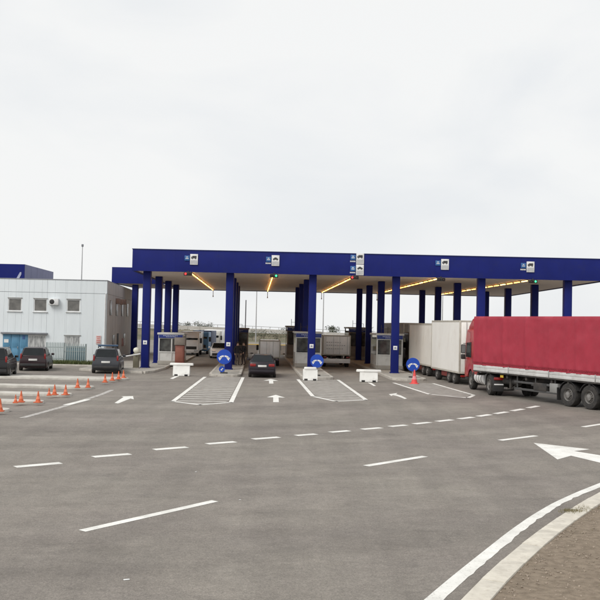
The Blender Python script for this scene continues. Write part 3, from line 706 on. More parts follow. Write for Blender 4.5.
# ================================================================== LEFT: PARKING ISLANDS WITH CONES
def long_island(tip, y, wdt, left=-60, m=PALEC, zt=0.11):
    a = G(tip, y); hw = wdt / 2; pts = []
    for k in range(-90, 91, 20): pts.append((a.x - hw + hw * math.cos(R(k)), a.y + hw * math.sin(R(k))))
    x1 = G(left, y).x; pts += [(x1, a.y + hw), (x1, a.y - hw)]
    bm = B(); prism(bm, pts, -0.01, zt, 0.02); return struct(obj('parking_island', bm, m))
long_island(128.5, 380.2, 1.9); long_island(94, 388.6, 1.1); long_island(71.5, 396, 1.0); long_island(43.5, 403.6, 0.9); long_island(9, 412, 0.95)
pos = [(0, 411.5, 'leftmost orange cone, cut off by the left edge of the picture'),
       (21, 402.3, 'orange cone on nearest full island, standing with a smaller leaning cone'), (15.5, 403, 'leaning orange cone left of an upright one on the near island'),
       (38, 402.6, 'orange cone at the tip of the nearest full island'),
       (54.5, 395, 'orange cone inward on the second island, beside a leaning cone'), (49, 395.6, 'leaning orange cone on the second island'), (65.5, 395, 'orange cone at the tip of the second island'),
       (77.5, 387.8, 'orange cone inward on the third island'), (88, 387.6, 'orange cone at the tip of the third island'),
       (105, 382.4, 'first of four orange cones in a row behind the grey police car'), (112.3, 380.6, 'second of four orange cones in a row behind the grey car'),
       (118.6, 379.2, 'third of four orange cones in a row behind the grey car'), (123.5, 378, 'farthest orange cone by the boom barrier')]
for px, py, lb in pos:
    lean = 'leaning' in lb and lb.startswith('leaning')
    cone(G(px, py, 0.108), lb, 0.44 if not lean else 0.32, ORANGE, OBAND, tilt=0.0 if not lean else 0.0)

# boom barrier at the first column
t = thing('boom_barrier', 'white boom barrier with box post and round lamp beside first column', 'boom barrier', (P(135.8, 371, 57).x, 57.0, 0.135), 0)
bm = B(); box(bm, (0, 0, 0.5), (0.36, 0.32, 1.0), 0.03); obj('housing', bm, mat('boom_housing', (0.17, 0.155, 0.11), 0.6), t)
bm = B(); box(bm, (0, 0, 0.02), (0.46, 0.42, 0.05)); obj('base', bm, CONC2, t)
bm = B(); tube(bm, (0.3, -0.2, 0.97), (-1.55, -1.9, 0.62), 0.05, 8); tube(bm, (-0.02, -0.12, 0.9), (0.02, -0.26, 0.92), 0.06, 8); obj('boom', bm, SWHITE, t)
bm = B(); lathe(bm, [(0, 1.02), (0.1, 1.0), (0.19, 1.10), (0.21, 1.22), (0.16, 1.34), (0, 1.40)], 16); obj('lamp', bm, mat('lamp_globe', (0.75, 0.73, 0.62), 0.4), t)

# ================================================================== WHITE BUILDING
BY = 65.5; BX0, BX1 = -36.0, P(106.4, 320, BY).x; BZ = 6.32
bld = thing('office_building', 'pale blue white two storey metal clad building with blue doors', 'building', (BX1, BY, 0))
SX, SY = P(132.5, 320, 86.5).x, 86.5
bm = B(); prism(bm, [(BX0, BY + 0.06), (BX1 - 0.06, BY + 0.06), (SX - 0.06, SY), (BX0, SY)], 0, BZ - 0.25); obj_at('core', bm, TRIM, bld, smooth=None)
def fpx(x0, y0, x1, y1):   # facade pixels -> x0, z0, x1, z1
    a = P(x0, y0, BY); b = P(x1, y1, BY); return a.x, b.z, b.x, a.z
wins = [fpx(8.4, 298, 21.6, 311.2), fpx(34, 298.6, 47, 311.8), fpx(67, 299.3, 80, 312)]
door = fpx(3.2, 334, 27.4, 363.6); door = (door[0], 0.02, door[2], door[3])
lowg = fpx(28.2, 335, 45.6, 352.5); lowr = fpx(64.5, 335.5, 80, 350.5)
holes = wins + [door, lowg, lowr]
cuts = sorted(set([BX1 - i for i in range(0, 22)] + [h[0] for h in holes] + [h[2] for h in holes]))
cc = [cuts[0]]
hx = set([h[0] for h in holes] + [h[2] for h in holes])
for c in cuts[1:]:
    if c - cc[-1] < 0.3:
        if c in hx and cc[-1] not in hx: cc[-1] = c; continue
        if c not in hx: continue
    cc.append(c)
BANDZ = P(50, 292.6, BY).z
for a, b in zip(cc, cc[1:]):
    hs = sorted([h for h in holes if h[0] < b - 0.02 and h[2] > a + 0.02], key=lambda h: h[1])
    iv = []; z = 0.05
    for h in hs:
        if h[1] - z > 0.05: iv.append((z, h[1]))
        z = h[3]
    iv.append((z, BANDZ - 0.012)); iv.append((BANDZ + 0.012, BZ))
    for z0, z1 in iv:
        bm = B(); box(bm, ((a + b) / 2, BY + 0.02, (z0 + z1) / 2), (b - a - 0.006, 0.08 if z0 < BANDZ else 0.10, z1 - z0), 0.004)
        for q in (0.33, 0.66):
            if False: box(bm, (a + (b - a) * q, BY - 0.022 - (0.0 if z0 < BANDZ else 0.01), (z0 + z1) / 2), (0.05, 0.02, z1 - z0 - 0.01))
        obj_at('cladding_panel', bm, WALL, bld, smooth=None)
bm = B(); prism(bm, [(BX0, BY - 0.05), (BX1 + 0.02, BY - 0.05), (SX + 0.02, SY), (SX - 0.25, SY), (BX1 - 0.25, BY + 0.16), (BX0, BY + 0.16)], BZ + 0.002, BZ + 0.07, 0.01); obj_at('parapet_cap', bm, TRIM, bld)
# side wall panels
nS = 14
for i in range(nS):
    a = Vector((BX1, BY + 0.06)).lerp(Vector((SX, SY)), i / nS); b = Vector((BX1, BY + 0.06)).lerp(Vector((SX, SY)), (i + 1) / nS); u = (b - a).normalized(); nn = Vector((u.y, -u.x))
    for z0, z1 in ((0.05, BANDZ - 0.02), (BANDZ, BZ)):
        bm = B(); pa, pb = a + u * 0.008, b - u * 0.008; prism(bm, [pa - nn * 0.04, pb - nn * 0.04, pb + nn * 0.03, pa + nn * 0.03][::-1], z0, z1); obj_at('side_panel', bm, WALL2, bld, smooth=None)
def sidebox(f, z0, z1, wd, dp, name, m):
    c = Vector((BX1, BY + 0.06)).lerp(Vector((SX, SY)), f); an = math.atan2(SY - BY, SX - BX1); u = Vector((math.cos(an), math.sin(an))); nn = Vector((u.y, -u.x))
    bm = B(); q = c + nn * (dp / 2 + 0.02); box(bm, (q.x, q.y, (z0 + z1) / 2), (wd, dp, z1 - z0), 0.01, an); return obj_at(name, bm, m, bld)
for f in (0.10, 0.30, 0.50, 0.72): sidebox(f, 3.7, 4.9, 1.2, 0.05, 'side_window', WGLASS)
for f in (0.22, 0.62): sidebox(f, 1.0, 2.1, 1.6, 0.05, 'side_window', WGLASS)
for f, z in ((0.28, 4.7), (0.42, 4.7), (0.52, 4.75)): sidebox(f, z, z + 0.45, 0.75, 0.3, 'air_conditioner', mat('rusty_unit', (0.30, 0.20, 0.16), 0.7))
sidebox(0.36, 0.0, 2.2, 1.1, 0.06, 'side_door', BLK); sidebox(0.55, 1.0, 1.7, 1.0, 0.1, 'notice', mat('notice_pink', (0.42, 0.24, 0.22), 0.7))
FR = mat('window_frame_white', (0.72, 0.73, 0.73), 0.5)
def window(h, mglass, mull=1, name='window', shutter=False):
    x0, z0, x1, z1 = h
    bm = B(); f = 0.07
    box(bm, ((x0 + x1) / 2, BY + 0.03, z0 + f / 2), (x1 - x0, 0.06, f)); box(bm, ((x0 + x1) / 2, BY + 0.03, z1 - f / 2), (x1 - x0, 0.06, f))
    box(bm, (x0 + f / 2, BY + 0.031, (z0 + z1) / 2), (f, 0.058, z1 - z0 - 2 * f)); box(bm, (x1 - f / 2, BY + 0.031, (z0 + z1) / 2), (f, 0.058, z1 - z0 - 2 * f))
    for k in range(mull): box(bm, (x0 + (x1 - x0) * (k + 1) / (mull + 1), BY + 0.031, (z0 + z1) / 2), (0.05, 0.05, z1 - z0 - 2 * f))
    fr = obj_at(name, bm, FR, bld)
    for k in range(mull + 1):
        a = x0 + (x1 - x0) * k / (mull + 1) + 0.04; b = x0 + (x1 - x0) * (k + 1) / (mull + 1) - 0.04
        bm = B(); box(bm, ((a + b) / 2, BY + 0.04, (z0 + z1) / 2), (b - a, 0.02, z1 - z0 - 0.1)); obj('pane', bm, mglass, fr)
    bm = B(); box(bm, ((x0 + x1) / 2, BY - 0.05, z0 - 0.03), (x1 - x0 + 0.14, 0.12, 0.05), 0.008); obj('sill', bm, FR, fr)
    bm = B(); box(bm, ((x0 + x1) / 2, BY - 0.035, z1 + 0.035), (x1 - x0 + 0.1, 0.08, 0.05), 0.008); obj('lintel', bm, mat('lintel_grey', (0.36, 0.36, 0.35), 0.6), fr)
for h in wins: window(h, WGLASS, 0)
window(lowg, CURT, 2); window(lowr, CURT, 1)
bm = B(); box(bm, ((door[0] + lowg[2]) / 2, BY - 0.12, door[3] + 0.09), (lowg[2] - door[0] + 0.25, 0.28, 0.14), 0.01); obj_at('door_canopy', bm, TRIM, bld)
nd = 3
for k in range(nd):
    a = door[0] + (door[2] - door[0]) * k / nd; b = door[0] + (door[2] - door[0]) * (k + 1) / nd
    bm = B(); box(bm, ((a + b) / 2, BY - 0.01, (door[1] + door[3]) / 2), (b - a - 0.02, 0.06, door[3] - door[1]), 0.006)
    box(bm, ((a + b) / 2, BY - 0.045, door[3] * 0.72), (b - a - 0.2, 0.02, door[3] * 0.4), 0.004); box(bm, ((a + b) / 2, BY - 0.045, door[3] * 0.27), (b - a - 0.2, 0.02, door[3] * 0.38), 0.004)
    dl = obj_at('door', bm, TEAL, bld)
    bm = B(); box(bm, (b - 0.12, BY - 0.065, 1.05), (0.03, 0.05, 0.18), 0.006); obj('handle', bm, METAL, dl)
    if k == 0: bm = B(); box(bm, ((a + b) / 2 - 0.05, BY - 0.06, 1.55), (0.34, 0.008, 0.26)); obj('notice', bm, SWHITE, dl)
    if k == 2: bm = B(); box(bm, ((a + b) / 2, BY - 0.06, 1.85), (0.22, 0.008, 0.30)); obj('notice', bm, mat('notice_blue', (0.05, 0.12, 0.3), 0.5), dl)
x0, z0, x1, z1 = fpx(50, 298.6, 59.4, 305.2)
bm = B(); box(bm, ((x0 + x1) / 2, BY - 0.2, (z0 + z1) / 2), (x1 - x0, 0.34, z1 - z0), 0.03); ac = obj_at('air_conditioner', bm, FR, bld)
bm = B(); lathe(bm, [(0, -0.012), (0.17, -0.012), (0.19, 0), (0, 0)], 20, 'Y', (x0 + 0.26, BY - 0.37, (z0 + z1) / 2)); obj('fan_grille', bm, BLK, ac)
x0, z0, x1, z1 = fpx(96.3, 335.5, 101, 344.2)
bm = B(); box(bm, ((x0 + x1) / 2, BY - 0.06, (z0 + z1) / 2), (x1 - x0, 0.03, z1 - z0), 0.005); sg = obj_at('notice_board', bm, mat('notice_white', (0.66, 0.50, 0.48), 0.6), bld)
bm = B()
for k in range(4): box(bm, ((x0 + x1) / 2, BY - 0.078, z1 - 0.1 - k * 0.14), ((x1 - x0) * (0.75 - 0.1 * (k % 2)), 0.006, 0.05))
obj('lettering', bm, mat('notice_red', (0.55, 0.12, 0.11), 0.6), sg)
bm = B(); tube(bm, (BX1 - 0.1, BY - 0.07, BANDZ), (BX1 - 0.1, BY - 0.07, 0.1), 0.045, 8); obj_at('downpipe', bm, FR, bld)
# mast on the roof
p = P(81.5, 281, 74)
t = thing('roof_mast', 'thin grey mast rising behind the white building roof', 'mast', (p.x, 74, BZ - 0.25))
bm = B(); tube(bm, (0, 0, 0), (0, 0, P(81, 246, 74).z - BZ + 0.25), 0.05, 8, 0.03); obj('pole', bm, POLE, t)
bm = B(); box(bm, (0, 0, P(81, 246, 74).z - BZ + 0.3), (0.16, 0.16, 0.22), 0.02); obj('head', bm, TRIM, t)
bm = B(); box(bm, (0, 0, 0.05), (0.4, 0.4, 0.1), 0.01); obj('foot', bm, TRIM, t)
# blue block behind it
qx = P(24.5, 270, 73).x; z1 = P(24.5, 264.3, 73).z
blk = thing('blue_building', 'dark blue clad block rising behind the white building', 'building', (qx, 73, 0))
bm = B(); prism(bm, [(-45, 73.05), (qx - 0.05, 73.05), (qx - 0.75, 84), (-45, 84)], 0, z1 - 0.1); obj_at('core', bm, TRIM, blk, smooth=None)
for k in range(6):
    a = qx - 2.6 * k; bm = B(); prism(bm, [(a - 2.59, 73.0), (a, 73.0), (a, 73.06), (a - 2.59, 73.06)], 5.2, z1); obj_at('cladding_panel', bm, BLUE, blk, smooth=None)
BL2 = mat('blue_side_cladding', (0.13, 0.14, 0.27), 0.5, vscale=1, col2=(0.11, 0.12, 0.235))
for k in range(5):
    a = Vector((qx + 0.01, 73.07)).lerp(Vector((qx - 0.70, 84)), k / 5); b = Vector((qx + 0.01, 73.07)).lerp(Vector((qx - 0.70, 84)), (k + 1) / 5 - 0.003)
    bm = B(); prism(bm, [a - Vector((0.05, 0)), a, b, b - Vector((0.05, 0))][::-1], 5.2, z1); obj_at('side_panel', bm, BL2, blk, smooth=None)
bm = B(); prism(bm, [(-0.9, 0.1), (-0.35, 1.15), (-0.2, 1.15), (-0.2, 0.9), (-0.6, 0.1)], 0, 0.02); o = obj_at('logo_stroke', bm, mat('logo_pale', (0.4, 0.42, 0.55), 0.5), blk, T=Matrix.Translation((qx - 0.1, 72.99, 6.35)) @ Matrix.Rotation(R(90), 4, 'X') @ Matrix.Scale(0.8, 4))

# palisade fence and sheet gate in front of the building
FY = 63.0
GAL = mat('palisade_steel', (0.33, 0.385, 0.385), 0.6, vscale=3, col2=(0.26, 0.31, 0.31))
fx0, fx1 = P(46.5, 350, FY).x, P(64.5, 350, FY).x
fe = thing('palisade_fence', 'grey green steel palisade fence in front of the white building', 'fence', (fx0, FY, 0))
ph = P(56, 342.5, FY).z; n = 11
bm = B(); prism(bm, [(-0.035, 0), (0.035, 0), (0.035, ph - 0.1), (0, ph), (-0.035, ph - 0.1)], -0.006, 0.006); bm.transform(Matrix.Rotation(R(90), 4, 'X')); pm = None
for k in range(n):
    if pm is None: o = obj('pale', bm, GAL, fe, smooth=None); pm = o.data
    else: o = link('pale', pm, None, fe)
    o.location = ((fx1 - fx0) * (k + 0.5) / n, -0.03, 0.05)
for z in (0.4, ph - 0.35): bm = B(); box(bm, ((fx1 - fx0) / 2, 0, z), (fx1 - fx0, 0.04, 0.06)); obj('rail', bm, GAL, fe)
for x in (0, fx1 - fx0 - 0.04): bm = B(); box(bm, (x, 0.03, ph / 2), (0.08, 0.08, ph)); obj('post', bm, GAL, fe)
gx1 = P(86.5, 350, FY).x
ga = thing('sheet_gate', 'grey blue sheet metal gate with pales beside the palisade fence', 'gate', (fx1 + 0.05, FY, 0))
gw = gx1 - fx1 - 0.05; zs = P(75, 347, FY).z
bm = B(); box(bm, (gw / 2, 0, (zs + 0.1) / 2 + 0.05), (gw - 0.1, 0.03, zs - 0.1), 0.004); obj('sheet', bm, TEAL2, ga)
bm = B(); box(bm, (0.04, 0, (zs + 0.25) / 2), (0.08, 0.07, zs + 0.25)); box(bm, (gw - 0.04, 0, (zs + 0.25) / 2), (0.08, 0.07, zs + 0.25)); box(bm, (gw / 2, -0.01, zs - 0.02), (gw - 0.17, 0.06, 0.07)); box(bm, (gw / 2, -0.01, 0.95), (gw - 0.17, 0.06, 0.05)); obj('frame', bm, GAL, ga)
for k in range(10):
    o = link('pale', pm, None, ga); o.location = (gw * (k + 0.5) / 10, -0.06, 0.05 + zs + 0.22 - ph)
# weeds at the fence foot
WEED = mat('weed_green', (0.085, 0.115, 0.035), 0.9, vscale=3, col2=(0.12, 0.125, 0.05))
sp = [(random.uniform(P(52, 364, 62.4).x, P(93, 364, 62.4).x), 62.5 + random.gauss(0, 0.35), 0.0) for _ in range(150)]
tag(tufts('weeds', sp, WEED, (0.1, 0.42), 22, 0.22), 'green weeds growing along the foot of the palisade fence', 'weeds')
bm = B(); pts = [(P(46, 366, 62).x, 61.5), (P(95, 366, 62).x, 61.6), (P(95, 366, 62).x, 65.3), (P(46, 366, 62).x, 65.3)]; sheet(bm, pts, 0.012); struct(obj('grass_strip', bm, GRASS, smooth=None))
bm = B(); prism(bm, [(BX0, 60.6), (P(96, 366, 61).x, 60.6), (P(96, 366, 61).x, 61.2), (BX0, 61.2)], -0.01, 0.08, 0.01); struct(obj('kerb', bm, CONC))

# ================================================================== VEHICLES
WHEELS = {}
def wheel(parent, x, y, r, wd, side, truck=False, dual=False):
    """side: -1 outer face to -x, +1 to +x"""
    key = (r, wd, truck)
    if key not in WHEELS:
        bm = B(); h = wd / 2; ri = r * (0.56 if truck else 0.64)
        lathe(bm, [(ri, -h * 0.92), (r * 0.80, -h), (r * 0.95, -h * 0.95), (r, -h * 0.7), (r, h * 0.7), (r * 0.95, h * 0.95), (r * 0.80, h), (ri, h * 0.92), (ri - 0.02, h * 0.6), (ri - 0.02, -h * 0.6), (ri, -h * 0.92)], 32, 'X')
        me1 = bpy.data.meshes.new('wheel'); bmesh.ops.recalc_face_normals(bm, faces=bm.faces); bm.to_mesh(me1); bm.free()
        bm = B()
        if truck:
            lathe(bm, [(ri, h * 0.85), (ri * 0.94, h * 0.95), (ri * 0.88, h * 0.7), (ri * 0.80, h * 0.35), (ri * 0.62, h * 0.45), (ri * 0.60, h * 0.62), (ri * 0.50, h * 0.62), (ri * 0.48, h * 1.05), (ri * 0.30, h * 1.1), (0, h * 1.1)], 24, 'X')
            for k in range(10):
                a = k * math.pi / 5; c = Vector((h * 0.62, math.cos(a) * ri * 0.56, math.sin(a) * ri * 0.56)); tube(bm, c, c + Vector((0.04, 0, 0)), 0.022, 6)
        else:
            lathe(bm, [(ri, h * 0.8), (ri * 0.95, h * 0.9), (ri * 0.90, h * 0.45), (ri * 0.2, h * 0.35), (ri * 0.18, h * 0.75), (0, h * 0.78)], 24, 'X')
            for k in range(5):
                a = k * 2 * math.pi / 5; box(bm, (h * 0.62, 0, ri * 0.52), (0.03, ri * 0.26, ri * 0.86), 0.008, T=Matrix.Rotation(a, 4, 'X'))
        me2 = bpy.data.meshes.new('rim'); bmesh.ops.recalc_face_normals(bm, faces=bm.faces); bm.to_mesh(me2); bm.free()
        for me in (me1, me2):
            for p in me.polygons: p.use_smooth = True
            me.set_sharp_from_angle(angle=R(40))
        me1.materials.append(RUB); me2.materials.append(RIMT if truck else RIM)
        WHEELS[key] = (me1, me2)
    a, b = WHEELS[key]
    o = link('wheel', a, None, parent); o.location = (x, y, r); 
    if side < 0: o.rotation_euler = (0, 0, math.pi)
    link('rim', b, None, o)
    if dual:
        o2 = link('wheel', a, None, parent); o2.location = (x - side * (wd + 0.04), y, r); o2.rotation_euler = o.rotation_euler
    return o

def make_car(name, label, pos, yaw, m, L=4.2, W=1.75, H=1.48, belt=0.93, kind='hatch', wr=0.31, rails=None, lights='high', group='cars', glass=GLASS, cowl=None):
    t = thing(name, label, 'car', pos, yaw, group)
    wb = L * 0.61; yr, yf = -wb / 2 - 0.02 * L, wb / 2 - 0.0 * L; ra = wr + 0.055; zb = 0.2
    def arch(c): return [(c + ra * math.cos(R(a)), max(zb, wr + ra * math.sin(R(a)))) for a in range(200, -21, -20)]
    h2 = L / 2; cw = cowl if cowl is not None else h2 * 0.44
    tail = {'hatch': [(-h2 + 0.06, belt - 0.02), (-h2 + 0.02, belt - 0.2), (-h2, 0.62), (-h2 - 0.0, 0.50), (-h2 + 0.03, 0.34), (-h2 + 0.12, 0.24)],
            'saloon': [(-h2 + 0.9, belt), (-h2 + 0.12, belt + 0.03), (-h2 + 0.05, belt - 0.06), (-h2, 0.62), (-h2, 0.48), (-h2 + 0.03, 0.34), (-h2 + 0.12, 0.24)]}[kind]
    prof = [(-h2 + 0.16, zb)] + arch(yr) + arch(yf) + [(h2 - 0.15, zb), (h2 - 0.03, 0.28), (h2, 0.46), (h2 - 0.03, 0.62), (h2 - 0.16, belt - 0.20), (h2 * 0.72, belt - 0.10), (cw, belt)] + tail
    bm = B(); xprism(bm, prof, -W / 2, W / 2, 0.055, 3)
    # narrow the nose and tail in plan
    for v in bm.verts:
        e = max(0, abs(v.co.y) - h2 * 0.72) / (h2 * 0.28); v.co.x *= 1 - 0.10 * e * e
        if v.co.z > 0.6: v.co.x *= 1 - 0.06 * (v.co.z - 0.6) / max(0.1, belt - 0.6)
    obj('body', bm, m, t)
    # cabin
    wbt, wtp = W / 2 * 0.925, W / 2 * 0.69
    if kind == 'hatch': yb0, yb1, yt0, yt1 = -h2 + 0.07, cw + 0.05, -h2 + 0.50, cw - 0.70
    else: yb0, yb1, yt0, yt1 = -h2 + 0.42, cw + 0.03, -h2 + 1.02, cw - 0.72
    z0, z1 = belt - 0.05, H
    tb = bmesh.new()
    q = [(-wbt, yb0, z0), (wbt, yb0, z0), (wbt, yb1, z0), (-wbt, yb1, z0), (-wtp, yt0, z1), (wtp, yt0, z1), (wtp, yt1, z1), (-wtp, yt1, z1)]
    vs = [tb.verts.new(p) for p in q]
    for f in ((3, 2, 1, 0), (4, 5, 6, 7), (0, 1, 5, 4), (1, 2, 6, 5), (2, 3, 7, 6), (3, 0, 4, 7)): tb.faces.new([vs[i] for i in f])
    bmesh.ops.bevel(tb, geom=list(tb.edges), offset=0.115, segments=4, profile=0.5, affect='EDGES')
    for v_ in tb.verts:
        if v_.co.z > z1 - 0.2: v_.co.z -= 0.05 * (v_.co.x / wtp) ** 2 + 0.04 * max(0, (abs(v_.co.y - (yt0 + yt1) / 2) / (yt1 - yt0) * 2)) ** 3
    obj('cabin', tb, m, t)
    Q = [Vector(p) for p in q]
    bm = B(); pane(bm, (Q[0], Q[1], Q[5], Q[4]), (0.07, 0.07, 0.16, 0.13)); obj('rear_window', bm, glass, t)
    bm = B(); pane(bm, (Q[2], Q[3], Q[7], Q[6]), (0.06, 0.06, 0.10, 0.10)); obj('windscreen', bm, glass, t)
    for (a, b, c, d, fl) in ((1, 2, 6, 5, 0), (3, 0, 4, 7, 1)):
        for (u0, u1) in ((0.10, 0.50), (0.53, 0.86)):
            if fl: u0, u1 = 1 - u1, 1 - u0
            bm = B(); pane(bm, (Q[a], Q[b], Q[c], Q[d]), (u0, 1 - u1, 0.16, 0.16)); obj('side_window', bm, glass, t)
    for y in (yr, yf):
        for s in (-1, 1): wheel(t, s * (W / 2 - 0.10), y, wr, 0.20, s)
    bm = B(); box(bm, (0, (yr + yf) / 2, 0.27), (W - 0.5, L - 0.9, 0.16), 0.03); obj('underbody', bm, BLK, t)
    bm = B(); box(bm, (0, -h2 - 0.005, 0.40), (W * 0.86, 0.07, 0.17), 0.03); obj('rear_bumper', bm, BLK if kind == 'hatch' else m, t)
    bm = B(); box(bm, (0, h2 - 0.03, 0.40), (W * 0.80, 0.09, 0.20), 0.03); obj('front_bumper', bm, BLK, t)
    zl = {'high': belt + 0.02, 'mid': belt - 0.16}[lights]
    for s in (-1, 1):
        bm = B()
        if lights == 'high': box(bm, (s * (W / 2 - 0.165), -h2 + 0.085, zl - 0.02), (0.11, 0.13, 0.34), 0.035)
        else: box(bm, (s * (W / 2 - 0.28), -h2 + 0.035, zl), (0.36, 0.10, 0.17), 0.03)
        obj('tail_light', bm, TAIL, t)
        bm = B(); box(bm, (s * (W / 2 - 0.31), h2 - 0.10, 0.64), (0.36, 0.16, 0.14), 0.04); obj('headlight', bm, HEADL, t)
        bm = B(); box(bm, (s * (W / 2 + 0.06), cw - 0.28, belt + 0.06), (0.2, 0.12, 0.14), 0.035); obj('mirror', bm, m, t)
    bm = B(); box(bm, (0, -h2 - 0.012 if kind == 'hatch' else -h2 + 0.0, 0.72), (0.52, 0.05, 0.12), 0.005); obj('number_plate', bm, PLATE, t)
    if rails:
        for s in (-1, 1):
            bm = B(); tube(bm, (s * wtp * 0.86, yt0 + 0.15, z1 + 0.055), (s * wtp * 0.86, yt1 - 0.1, z1 + 0.055), 0.025, 8)
            for yy in (yt0 + 0.25, yt1 - 0.2): box(bm, (s * wtp * 0.86, yy, z1 + 0.02), (0.05, 0.1, 0.09))
            obj('roof_rail', bm, BLK, t)
        if rails == 'bar':
            bm = B(); box(bm, (0, (yt0 + yt1) / 2 + 0.1, z1 + 0.12), (1.25, 0.26, 0.11), 0.03); obj('light_bar', bm, mat('light_bar_blue', (0.05, 0.10, 0.18), 0.25), t)
    return t
BROWN = mat('aubergine_paint', (0.036, 0.021, 0.024), 0.3, var=0.05, vscale=2, coat=0.15, spec=0.35)
GREYC = mat('slate_paint', (0.050, 0.053, 0.062), 0.3, var=0.05, vscale=2, coat=0.15, spec=0.35)
BLACKC = mat('black_car_paint', (0.016, 0.016, 0.018), 0.25, var=0.05, vscale=2, coat=0.15, spec=0.35)
NAVYC = mat('dark_plum_paint', (0.016, 0.012, 0.018), 0.3, var=0.05, vscale=2, coat=0.15, spec=0.35)
WHC = mat('white_car_paint', (0.90, 0.90, 0.89), 0.35, var=0.05, vscale=2, coat=0.4)
def carpos(px, py, yaw, L):    # pixel of the rear centre on the ground -> car centre
    p = G(px, py); return (p.x - math.sin(yaw) * L / 2, p.y + math.cos(yaw) * L / 2, 0)
make_car('parked_car', 'dark aubergine hatchback parked before the blue doors', carpos(32.5, 371.2, 0.19, 4.15), 0.19, BROWN, 4.15, 1.78, 1.52, group='dark cars parked on the left')
make_car('parked_car', 'slate grey estate with roof light bar parked by the building corner', carpos(105.3, 373.8, 0.14, 4.3), 0.14, GREYC, 4.3, 1.76, 1.58, rails='bar', belt=0.95, group='dark cars parked on the left')
make_car('parked_car', 'black car cut off by the left edge of the picture', carpos(-9, 378, 0.21, 4.4), 0.21, BLACKC, 4.4, 1.84, 1.70, belt=1.02, wr=0.34, group='dark cars parked on the left')
make_car('saloon_car', 'dark plum saloon waiting in the second lane, seen from behind', carpos(262, 378, 0.035, 4.5), 0.035, NAVYC, 4.4, 1.70, 1.42, kind='saloon', lights='mid', group='cars in the lanes')
pw = P(216.5, 356, 78); make_car('white_car', 'white car facing the camera beyond the first lane', (pw.x, 80.5, 0), math.pi + 0.12, WHC, 4.3, 1.76, 1.45, kind='saloon', lights='mid', group='cars in the lanes')

